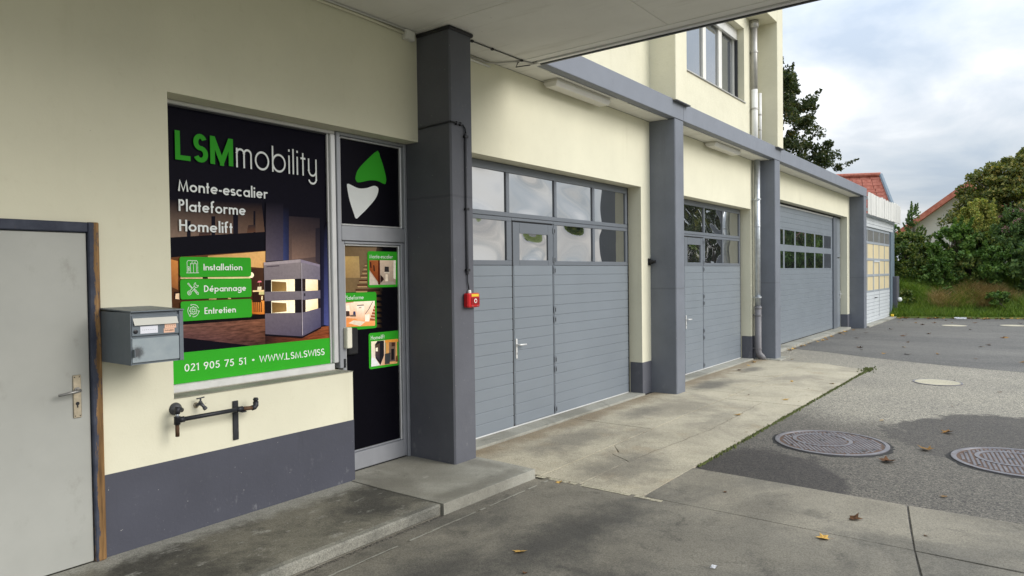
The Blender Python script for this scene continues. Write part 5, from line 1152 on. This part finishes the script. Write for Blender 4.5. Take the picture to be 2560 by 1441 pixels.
h2 = thing('gabled_house', 'distant white house with a red gable roof behind the shrubs', 'house', (62, -1, 0))
MB().add([(60, 3.4, -.1), (60, -4.6, -.1), (60, -4.6, 4.6), (60, -.6, 7.6), (60, 3.4, 4.6), (68, 3.4, -.1), (68, -4.6, -.1), (68, -4.6, 4.6), (68, -.6, 7.6), (68, 3.4, 4.6)], [(0,1,2,3,4),(5,9,8,7,6),(0,4,9,5),(1,6,7,2)]).build('wall', 'house_wall', h2)
roof_courses(h2, (68.4, 4.0, 4.3), (59.5, 4.0, 4.3), (59.5, -.6, 7.78), (68.4, -.6, 7.78), 14, .08); roof_courses(h2, (59.5, -5.2, 4.3), (68.4, -5.2, 4.3), (68.4, -.6, 7.78), (59.5, -.6, 7.78), 14, .08)

for a, b in (((59.35, 4.15, 4.18), (59.35, -.6, 7.78)), ((59.35, -5.35, 4.18), (59.35, -.6, 7.78))): MB().add([(59.3, a[1], a[2]-.22), (59.3, b[1], b[2]-.22), (59.3, b[1], b[2]+.22), (59.3, a[1], a[2]+.22), (60.1, a[1], a[2]-.22), (60.1, b[1], b[2]-.22), (60.1, b[1], b[2]+.22), (60.1, a[1], a[2]+.22)], [(0,1,2,3),(4,7,6,5),(0,4,5,1),(3,2,6,7),(0,3,7,4),(1,5,6,2)]).build('verge', 'roof_tile', h2)

# ------------------------------------------------------------------ bank and vegetation
def bank_z(x, y):
    e = 28.3+max(0, -y-.3)*.33 if y > -4.5 else 29.7+(-y-4.5)*.12
    d = max(0.0, x-e); base = 1.42*(1-math.exp(-(d/2.0)**1.5))
    return -.02+base+.10*math.sin(x*1.3+y*.9)*min(1, d)+.05*math.sin(x*3.1-y*2.2)*min(1, d)+.02*max(0, d-6)
bx0, by0 = 27.9, -27.0; m = MB(); NX, NY = 60, 80; vv = []
for i in range(NX+1):
    for j in range(NY+1):
        x = bx0+(i/NX)**1.8*60; y = by0+j/NY*60
        zz = bank_z(x, y) if y < .8 or x > 30.2 else -.05
        if y > .8 and x < 31.5: zz = min(zz, max(-.05, (x-30.2)*.5))
        vv.append((x, y, zz if x > 28.0 else -.05))
m.add(vv, [(i*(NY+1)+j, (i+1)*(NY+1)+j, (i+1)*(NY+1)+j+1, i*(NY+1)+j+1) for i in range(NX) for j in range(NY)])
tag(m.build('grass_bank', 'grass_ground', None, True), kind='structure')
def quick(name, V, F, mat, parent=None):
    off = WLOC.get(parent.name, Vector()) if parent else Vector(); me = bpy.data.meshes.new(name)
    V = np.asarray(V, np.float32)-np.array(off, np.float32); k = F.shape[1]
    me.vertices.add(len(V)); me.vertices.foreach_set('co', V.ravel()); me.loops.add(F.size); me.loops.foreach_set('vertex_index', F.ravel().astype(np.int32))
    me.polygons.add(len(F)); me.polygons.foreach_set('loop_start', np.arange(0, F.size, k, dtype=np.int32)); me.polygons.foreach_set('loop_total', np.full(len(F), k, np.int32))
    me.update(); me.validate(); me.materials.append(M[mat]); return link(name, me, parent)
def blades(name, pts, h, wd_, mat, lean=.5):
    """one bent triangle-strip blade per point"""
    n = len(pts); P = np.array(pts, float); a = nrg.uniform(0, 6.283, n); hh = h*nrg.uniform(.5, 1.3, n); ln = nrg.uniform(-lean, lean, (n, 2))
    dx = np.stack([np.cos(a), np.sin(a), np.zeros(n)], 1)*wd_; tip = np.stack([ln[:, 0]*hh, ln[:, 1]*hh, hh], 1); mid = np.stack([ln[:, 0]*hh*.3, ln[:, 1]*hh*.3, hh*.55], 1)
    V = np.stack([P-dx, P+dx, P+mid+dx*.7, P+mid-dx*.7, P+tip], 1).reshape(-1, 3); b = np.arange(n)*5
    F = np.concatenate([np.stack([b, b+1, b+2], 1), np.stack([b, b+2, b+3], 1), np.stack([b+3, b+2, b+4], 1)]); return quick(name, V, F, mat)
def scatter(n, x0, x1, y0, y1, f=None):
    o = []
    while len(o) < n:
        x = x0+(x1-x0)*rng.random()**1.3; y = rng.uniform(y0, y1); z = bank_z(x, y)
        if z < .02 or (f and not f(x, y)): continue
        o.append((x, y, z-.03))
    return o
patch = lambda x, y: math.sin(x*1.7+y*2.3)+math.sin(x*.9-y*1.9+1)+rng.gauss(0, .55)
tag(blades('grass', scatter(34000, 28.2, 33.8, -9, .3, lambda x, y: patch(x, y) < 1.1), .22, .010, 'grass_blade'), 'green grass growing over the bank', 'grass', kind='stuff')
tag(blades('verge_grass', scatter(15000, 28.2, 30.2, -9, .2, lambda x, y: bank_z(x, y) < .45), .13, .009, 'grass_blade'), 'short bright grass along the foot of the bank', 'grass', kind='stuff')
tag(blades('dry_grass', scatter(7500, 28.9, 31.4, -3.9, -.9, lambda x, y: patch(x, y) > .25 and .28 < bank_z(x, y) < 0.95), .28, .007, 'grass_dry', 1.3), 'brown withered grass lying on the bank', 'grass', kind='stuff')

def tussocks(n, x0, x1, y0, y1, r, per, zlo, zhi):
    o = []
    k = 0
    while k < n:
        x = rng.uniform(x0, x1); y = rng.uniform(y0, y1); z = bank_z(x, y)
        if not zlo < z < zhi: continue
        k += 1
        for i in range(per):
            a, q = rng.uniform(0, 6.28), r*rng.random()**.7; xx, yy = x+q*math.cos(a), y+q*math.sin(a); o.append((xx, yy, bank_z(xx, yy)-.03+.10*(1-q/r)))
    return o
tag(blades('tall_grass', tussocks(46, 28.9, 32.2, -5.5, .0, .34, 260, .2, 1.35), .30, .009, 'grass_blade', .8), 'tall green grass tufts on the bank', 'grass', kind='stuff')
tag(blades('withered_grass', tussocks(14, 29.0, 31.2, -3.9, -.9, .34, 260, .25, 0.95), .36, .008, 'grass_dry', 1.1), 'withered straw coloured grass tufts on the bank', 'grass', kind='stuff')
def leaves(centers, radii, per, size, squash=1.0, droop=0.0):
    """leaf quads in clumps; returns V, F"""
    C = np.repeat(np.asarray(centers, float), per, 0); Rr = np.repeat(np.asarray(radii, float), per); n = len(C)
    d = nrg.normal(size=(n, 3)); d /= np.linalg.norm(d, axis=1)[:, None]; rad = Rr*nrg.random(n)**.45
    P = C+d*rad[:, None]*np.array([1, 1, squash]); P[:, 2] -= droop*rad
    a = nrg.normal(size=(n, 3)); a /= np.linalg.norm(a, axis=1)[:, None]; b = np.cross(a, nrg.normal(size=(n, 3))); b /= np.linalg.norm(b, axis=1)[:, None]
    s = size*nrg.uniform(.55, 1.25, n)[:, None]; a = a*s; b = b*s*.62
    V = np.stack([P-a, P-b*.9, P+a, P+b*.9], 1).reshape(-1, 3); F = np.arange(n*4).reshape(-1, 4); return V, F
def tubes_mesh(segs, name, mat, parent):
    m = MB()
    for pts, rs in segs: m.tube(pts, rs, 6)
    return m.build(name, mat, parent, True)
def tree(name, label, cat, base, prof, nclump, per, clump_r, size, mat, group=None, trunk=.16, lean=(0, 0), seed=1, stems=1, squash=.8, blossom=None, spike=0):
    """prof(t) -> crown radius at height fraction t of (z0, z1); clumps fill the crown unevenly"""
    rr = random.Random(seed); (z0, z1, fr, fy) = prof; t_ = thing(name, label, cat, base, group); cs, rs = [], []
    for i in range(nclump):
        t = rr.random()**.85; z = z0+(z1-z0)*t; Rm = fr(t)*rr.uniform(.82, 1.12); a = rr.uniform(0, 6.283); q = Rm*(rr.random()**.38)
        cs.append((base[0]+lean[0]*t+q*math.cos(a), base[1]+lean[1]*t+q*math.sin(a)*fy, base[2]+z)); rs.append(clump_r*rr.uniform(.55, 1.25)*(1-.35*t))
    V, F = leaves(cs, rs, per, size, squash)
    if spike:                                            # slim shoots that break the outline
        sc_, sr_ = [], []
        for i in range(spike):
            c = Vector(rr.choice(cs)); o = (c-Vector((base[0], base[1], base[2]+(z0+z1)*.45))).normalized(); o.z = abs(o.z)+.35; o.normalize()
            for k in range(6): sc_.append(tuple(c+o*(clump_r*.6+k*clump_r*.24))); sr_.append(clump_r*(.30-.04*k))
        V2, F2 = leaves(sc_, sr_, 12, size*.85); F = np.concatenate([F, F2+len(V)]); V = np.concatenate([V, V2])
    quick('crown', V, F, mat, t_)
    segs = []; top = Vector((base[0]+lean[0]*.7, base[1]+lean[1]*.7, base[2]+z0+(z1-z0)*.72))
    for s_ in range(stems):
        off = Vector((rr.uniform(-.25, .25), rr.uniform(-.25, .25), 0)) if stems > 1 else Vector(); b = Vector(base)+off; b.z -= .1
        mid = b.lerp(top, .5)+Vector((rr.uniform(-.15, .15), rr.uniform(-.15, .15), 0)); segs.append(([b, mid, top], [trunk, trunk*.62, trunk*.15]))
        for k in range(int(14/stems)+3):
            c = Vector(rr.choice(cs)); f_ = min(.9, max(.12, (c.z-base[2])/(top.z-base[2])*.55)); st = b.lerp(mid, f_*2) if f_ < .5 else mid.lerp(top, f_*2-1)
            segs.append(([st, st.lerp(c, .5)+Vector((0, 0, .12)), c], [trunk*.34, trunk*.2, trunk*.05]))
    tubes_mesh(segs, 'trunk', 'bark', t_)
    if blossom:
        V, F = leaves([(cs[i][0], cs[i][1], cs[i][2]+.1) for i in blossom(cs)], [clump_r*.55]*len(blossom(cs)), 70, size*.8); quick('blossom', V, F, 'blossom_pink', t_)
    return t_
sphere = lambda R_: (lambda t: R_*math.sqrt(max(.02, 1-(2*t-1)**2)))
egg = lambda R_: (lambda t: R_*(1-t)**.62*(.72+.6*t) if t > .05 else R_*.6)
tree('evergreen_tree', 'tall dark leafy tree with pointed crown behind the garage roof', 'tree', (35.5, 6.6, 0), (2.6, 12.8, lambda t: 4.7*(1-t)**.66+.25, 1.0), 760, 130, .50, .085, 'leaf_dark', trunk=.26, seed=3, spike=120)
tree('maple_tree', 'broad autumn tinted tree with rounded crown on the bank', 'tree', (38.8, -4.15, 1.5), (.6, 5.2, lambda t: 3.05*math.sqrt(max(.05, 1-(1.55*t-.55)**2)) if t > .35 else 2.95, 1.0), 420, 130, .46, .08, 'leaf_maple', trunk=.2, seed=8, spike=0)
tree('maple_tree', 'slim upper tree crown rising behind the rounded tree on the bank', 'tree', (41.5, -4.5, 1.5), (1.2, 5.9, lambda t: 2.4*(1-t)**.6+.3, 1.0), 220, 130, .42, .08, 'leaf_maple', trunk=.18, seed=18, spike=30)
tree('leafy_shrub', 'bright green broad leaved shrub in the middle of the bank', 'shrub', (31.9, -1.95, 1.25), (.35, 2.15, sphere(.92), 1.0), 90, 70, .26, .085, 'leaf_bright', trunk=.035, stems=4, seed=4, spike=12)
tree('leafy_shrub', 'dense dark green shrub between the bright shrub and the tamarisk', 'shrub', (32.6, -2.85, 1.3), (.15, 1.75, sphere(.95), 1.0), 90, 70, .28, .08, 'leaf_shrub', trunk=.035, stems=4, seed=5)
tree('leafy_shrub', 'dark shrub with olive tips next to the annex wall', 'shrub', (32.3, -.35, 1.1), (.2, 2.1, sphere(.85), 1.0), 100, 75, .28, .065, 'leaf_shrub', trunk=.03, stems=4, seed=6, spike=18)
tree('leafy_shrub', 'loose olive green shrub behind the annex corner', 'shrub', (33.6, .55, 1.2), (.3, 2.4, sphere(.9), 1.0), 80, 70, .3, .07, 'leaf_feather_dark', trunk=.03, stems=4, seed=9, spike=26)
tree('wispy_shrub', 'thin wispy grey green shrub standing up against the sky', 'shrub', (36.4, -.05, 1.5), (.6, 3.0, lambda t: .75*(1-t)+.12, 1.0), 60, 26, .22, .05, 'leaf_feather_dark', trunk=.03, stems=3, seed=12, spike=30)
def pink(cs): return [i for i, c in enumerate(cs) if c[2] > 2.9 and c[1] < -3.2][:16]
tree('tamarisk', 'yellow green feathery tamarisk bush on the bank', 'shrub', (33.4, -2.65, 1.35), (.8, 3.1, lambda t: .78*math.sqrt(max(.05, 1-(1.5*t-.5)**2)), 1.0), 110, 260, .22, .045, 'leaf_feather', trunk=.05, stems=2, seed=13, squash=1.3, spike=16)
tree('tamarisk', 'dark green feathery tamarisk with pink blossom tips', 'shrub', (33.2, -3.85, 1.1), (.35, 2.75, lambda t: 1.15*math.sqrt(max(.08, 1-(1.3*t-.35)**2)), 1.0), 130, 220, .26, .045, 'leaf_feather_dark', trunk=.07, stems=2, seed=14, squash=1.3, blossom=pink, spike=20)
for i, (bx, by, bz, hh, rr_, mt, lab) in enumerate(((31.2, -.75, .95, 1.25, .55, 'leaf_shrub', 'small dark shrub leaning over the bank below the annex shrubs'), (31.0, -1.55, .85, 1.35, .62, 'leaf_bright', 'low bright green shrub spilling over the top of the bank'), (31.5, -2.45, 1.05, 1.2, .60, 'leaf_shrub', 'low dark shrub under the broad leaved shrub'), (31.6, -3.25, 1.0, 1.5, .62, 'leaf_bright', 'leafy green shrub in front of the yellow green tamarisk'), (31.4, -4.3, .9, 1.7, .7, 'leaf_feather_dark', 'feathery bush in front of the pink tamarisk'))):
    tree('low_shrub', lab, 'shrub', (bx, by, bz), (.05, hh, sphere(rr_), 1.0), 60, 70, .22, .065, mt, trunk=.025, stems=4, seed=60+i, spike=10)
tree('ivy_clump', 'low dark ivy clump at the foot of the bank by the grey end wall', 'shrub', (29.75, -.55, .15), (.05, .78, sphere(.42), 1.0), 46, 60, .17, .045, 'leaf_shrub', trunk=.02, stems=3, seed=15)
tree('low_weed', 'broad leaved green weed among the dry grass', 'plant', (30.4, -1.9, .72), (.02, .35, sphere(.22), 1.0), 14, 22, .10, .06, 'leaf_bright', trunk=.012, stems=3, seed=16)
tree('low_weed', 'nettle like green weed patch below the tamarisk', 'plant', (30.2, -3.45, .45), (.02, .42, sphere(.42), 1.0), 26, 26, .13, .06, 'leaf_bright', trunk=.012, stems=3, seed=17)
# the planting goes on along the yard, beyond the picture's edge
for i, (bx, by, hh, rr_, mt) in enumerate(((33.8, -5.6, 4.4, 1.7, 'leaf_maple'), (33.2, -7.6, 5.4, 2.0, 'leaf_dark'), (34.0, -9.6, 3.4, 1.5, 'leaf_maple'), (32.6, -11.6, 1.3, 1.1, 'leaf_shrub'), (33.2, -13.4, 1.0, 1.1, 'leaf_bright'), (35.5, -17, 1.0, 1.4, 'leaf_shrub'))):
    tree('hedge_tree', ('olive tree', 'dark tree', 'loose tree', 'dark bush', 'bright bush', 'low bush')[i]+' in the row of planting along the yard beyond the tamarisks', 'tree', (bx, by, 1.4), (.3, hh, sphere(rr_), 1.0), 120, 70, .42, .10, mt, trunk=.1, seed=30+i, group='planting along the yard')

# ------------------------------------------------------------------ fallen leaves and litter
def leaf_mesh(kind, seed):
    rr = random.Random(seed); tips = [(0, 1), (.34, .45), (.95, .55), (.55, .05), (.75, -.55), (.2, -.45), (0, -.75), (-.2, -.45), (-.75, -.55), (-.55, .05), (-.95, .55), (-.34, .45)]
    curl = {'flat': .25, 'curled': .9}[kind]; V = [(0, 0, .02)]
    for a, b in tips:
        a *= rr.uniform(.8, 1.15); b *= rr.uniform(.8, 1.15); V.append((a, b, .02+curl*.55*(a*a*rr.uniform(.6, 1.2)+.35*b*b*rr.uniform(-.2, 1))))
    V += [(-.02, -.4, .03), (.02, -.4, .03), (.06, -1.35, .12)]
    F = [(0, i+1, (i+1) % 12+1) for i in range(12)]+[(13, 14, 15)]
    return V, F
LM = {}
for kd in ('flat', 'curled'):
    for mt in ('leaf_fallen', 'leaf_fallen_brown', 'leaf_fallen_gold'):
        for s_ in (1, 2, 3):
            V, F = leaf_mesh(kd, s_); me = bpy.data.meshes.new('fallen_leaf'); me.from_pydata(V, [], F); me.update(); me.materials.append(M[mt]); LM[kd, mt, s_] = me
def leaf(x, y, size, kd, mt, label=None, z=None):
    if z is None: z = -.004 if (x > 5.92 and y < -2.06) or x > 13.6 else .003
    o = bpy.data.objects.new('fallen_leaf', LM[kd, mt, rng.randint(1, 3)]); COL.objects.link(o); o.location = (x, y, z); o.scale = (size,)*3
    o.rotation_euler = (rng.uniform(-.2, .2), rng.uniform(-.2, .2), rng.uniform(0, 6.28)); return tag(o, label or ('small fallen leaf lying on the yard' if mt != 'leaf_fallen_brown' else 'small brown fallen leaf lying on the yard'), 'leaf', 'fallen leaves on the yard')
leaf(4.817, -3.405, .050, 'curled', 'leaf_fallen_gold', 'golden curled leaf on the forecourt concrete beside the slab joint'); leaf(5.311, -3.49, .055, 'curled', 'leaf_fallen_brown', 'brown curled leaf on the forecourt concrete near the asphalt edge')
leaf(7.12, -3.42, .085, 'curled', 'leaf_fallen_brown', 'large dark brown leaf lying below the first manhole cover'); leaf(7.80, -3.66, .070, 'curled', 'leaf_fallen', 'yellow brown leaf lying between the two manhole covers'); leaf(8.751, -3.756, .075, 'curled', 'leaf_fallen', 'curled tan leaf with long stalk on the dark wet asphalt')
leaf(4.854, -1.312, .032, 'curled', 'leaf_fallen_gold', 'small golden leaf beside the corner of the step'); leaf(11.489, -1.998, .05, 'flat', 'leaf_fallen_gold', 'flat golden leaf near the outer edge of the apron'); leaf(6.259, -3.945, .03, 'flat', 'leaf_fallen')
for x, y in ((9.035, -3.076), (11.98, -4.1), (16.147, -3.582), (16.677, -2.899), (16.2, -1.98), (3.494, -1.905), (9.73, -1.785), (11.37, -1.437), (12.9, -.25), (13.4, -.18), (12.2, -.30), (14.3, -.65), (8.4, -1.6)):
    leaf(x, y, rng.uniform(.03, .06), rng.choice(('flat', 'curled')), rng.choice(('leaf_fallen', 'leaf_fallen_brown', 'leaf_fallen_gold')))
for i in range(34): leaf(rng.uniform(15.4, 22.3), rng.gauss(-.14, .09), rng.uniform(.04, .075), rng.choice(('flat', 'curled')), rng.choice(('leaf_fallen', 'leaf_fallen_gold', 'leaf_fallen')), 'yellow leaf drifted against the sill of the wide garage door', z=.048 if False else -.004)
for i in range(46): leaf(rng.uniform(15, 28), rng.uniform(-6, -.6), rng.uniform(.04, .09), rng.choice(('flat', 'curled')), rng.choice(('leaf_fallen', 'leaf_fallen_brown', 'leaf_fallen_brown')))
for i in range(60):
    y = rng.uniform(-4.6, -.2); x = 28.35+max(0, -y-.3)*.31+rng.gauss(-.15, .16); leaf(x, y, rng.uniform(.05, .11), 'curled', rng.choice(('leaf_fallen', 'leaf_fallen_brown', 'leaf_fallen')), 'brown leaf in the drift along the foot of the bank')
for i in range(14): leaf(rng.uniform(-1, 13), rng.uniform(-4, -1.2), rng.uniform(.012, .022), 'curled', 'leaf_fallen_brown', 'tiny dark leaf scrap on the pavement')
def crumple(name, label, c, s, seed):
    rr = random.Random(seed); m = MB(); n_ = 9; V = [(c[0]+(i/n_-.5)*s[0], c[1]+(j/n_-.5)*s[1], c[2]+rr.random()*s[2]*(1-abs(2*i/n_-1)**3)) for i in range(n_+1) for j in range(n_+1)]
    m.add(V, [(i*(n_+1)+j, (i+1)*(n_+1)+j, (i+1)*(n_+1)+j+1, i*(n_+1)+j+1) for i in range(n_) for j in range(n_)]); tag(m.build(name, 'litter_white'), label, 'litter')
crumple('plastic_litter', 'crumpled white plastic sheet at the foot of the bank', (28.78, -2.4, -.005), (.20, .36, .06), 1); crumple('paper_scrap', 'small white paper scrap on the forecourt concrete', (3.979, -2.983, .002), (.05, .03, .008), 2)
ll = MB()
for i in range(140):
    x = -3+i*.056
    if rng.random() < .22: continue
    y = -1.205+rng.uniform(-.003, .003); h_ = rng.uniform(.004, .010)
    ll.add([(x, y-h_, .0032), (x+.058, y-h_, .0032), (x+.058, y+h_, .0032), (x, y+h_, .0032)], [(0,1,2,3)])
ll.build('mortar_line', 'concrete_step', fore)
def crack(pts, w_, parent):
    m = MB(); q = []
    for a, b in zip(pts, pts[1:]):
        k = max(2, int(math.dist(a, b)/.07))
        for i in range(k): q.append((a[0]+(b[0]-a[0])*i/k+rng.uniform(-.014, .014), a[1]+(b[1]-a[1])*i/k+rng.uniform(-.014, .014)))
    stroke(m, q+[pts[-1]], w_, lambda u, v: (u, v, .0025)); m.build('crack', 'soil', parent)
crack([(8.95, -.06), (8.8, -.55), (8.86, -1.05)], .005, apron); crack([(10.6, -1.10), (10.75, -1.6), (10.66, -2.05)], .005, apron); crack([(5.9, -1.5), (7.4, -1.62), (9.3, -1.60)], .004, apron)
wl.build('painted_line', 'concrete_cover', fore)
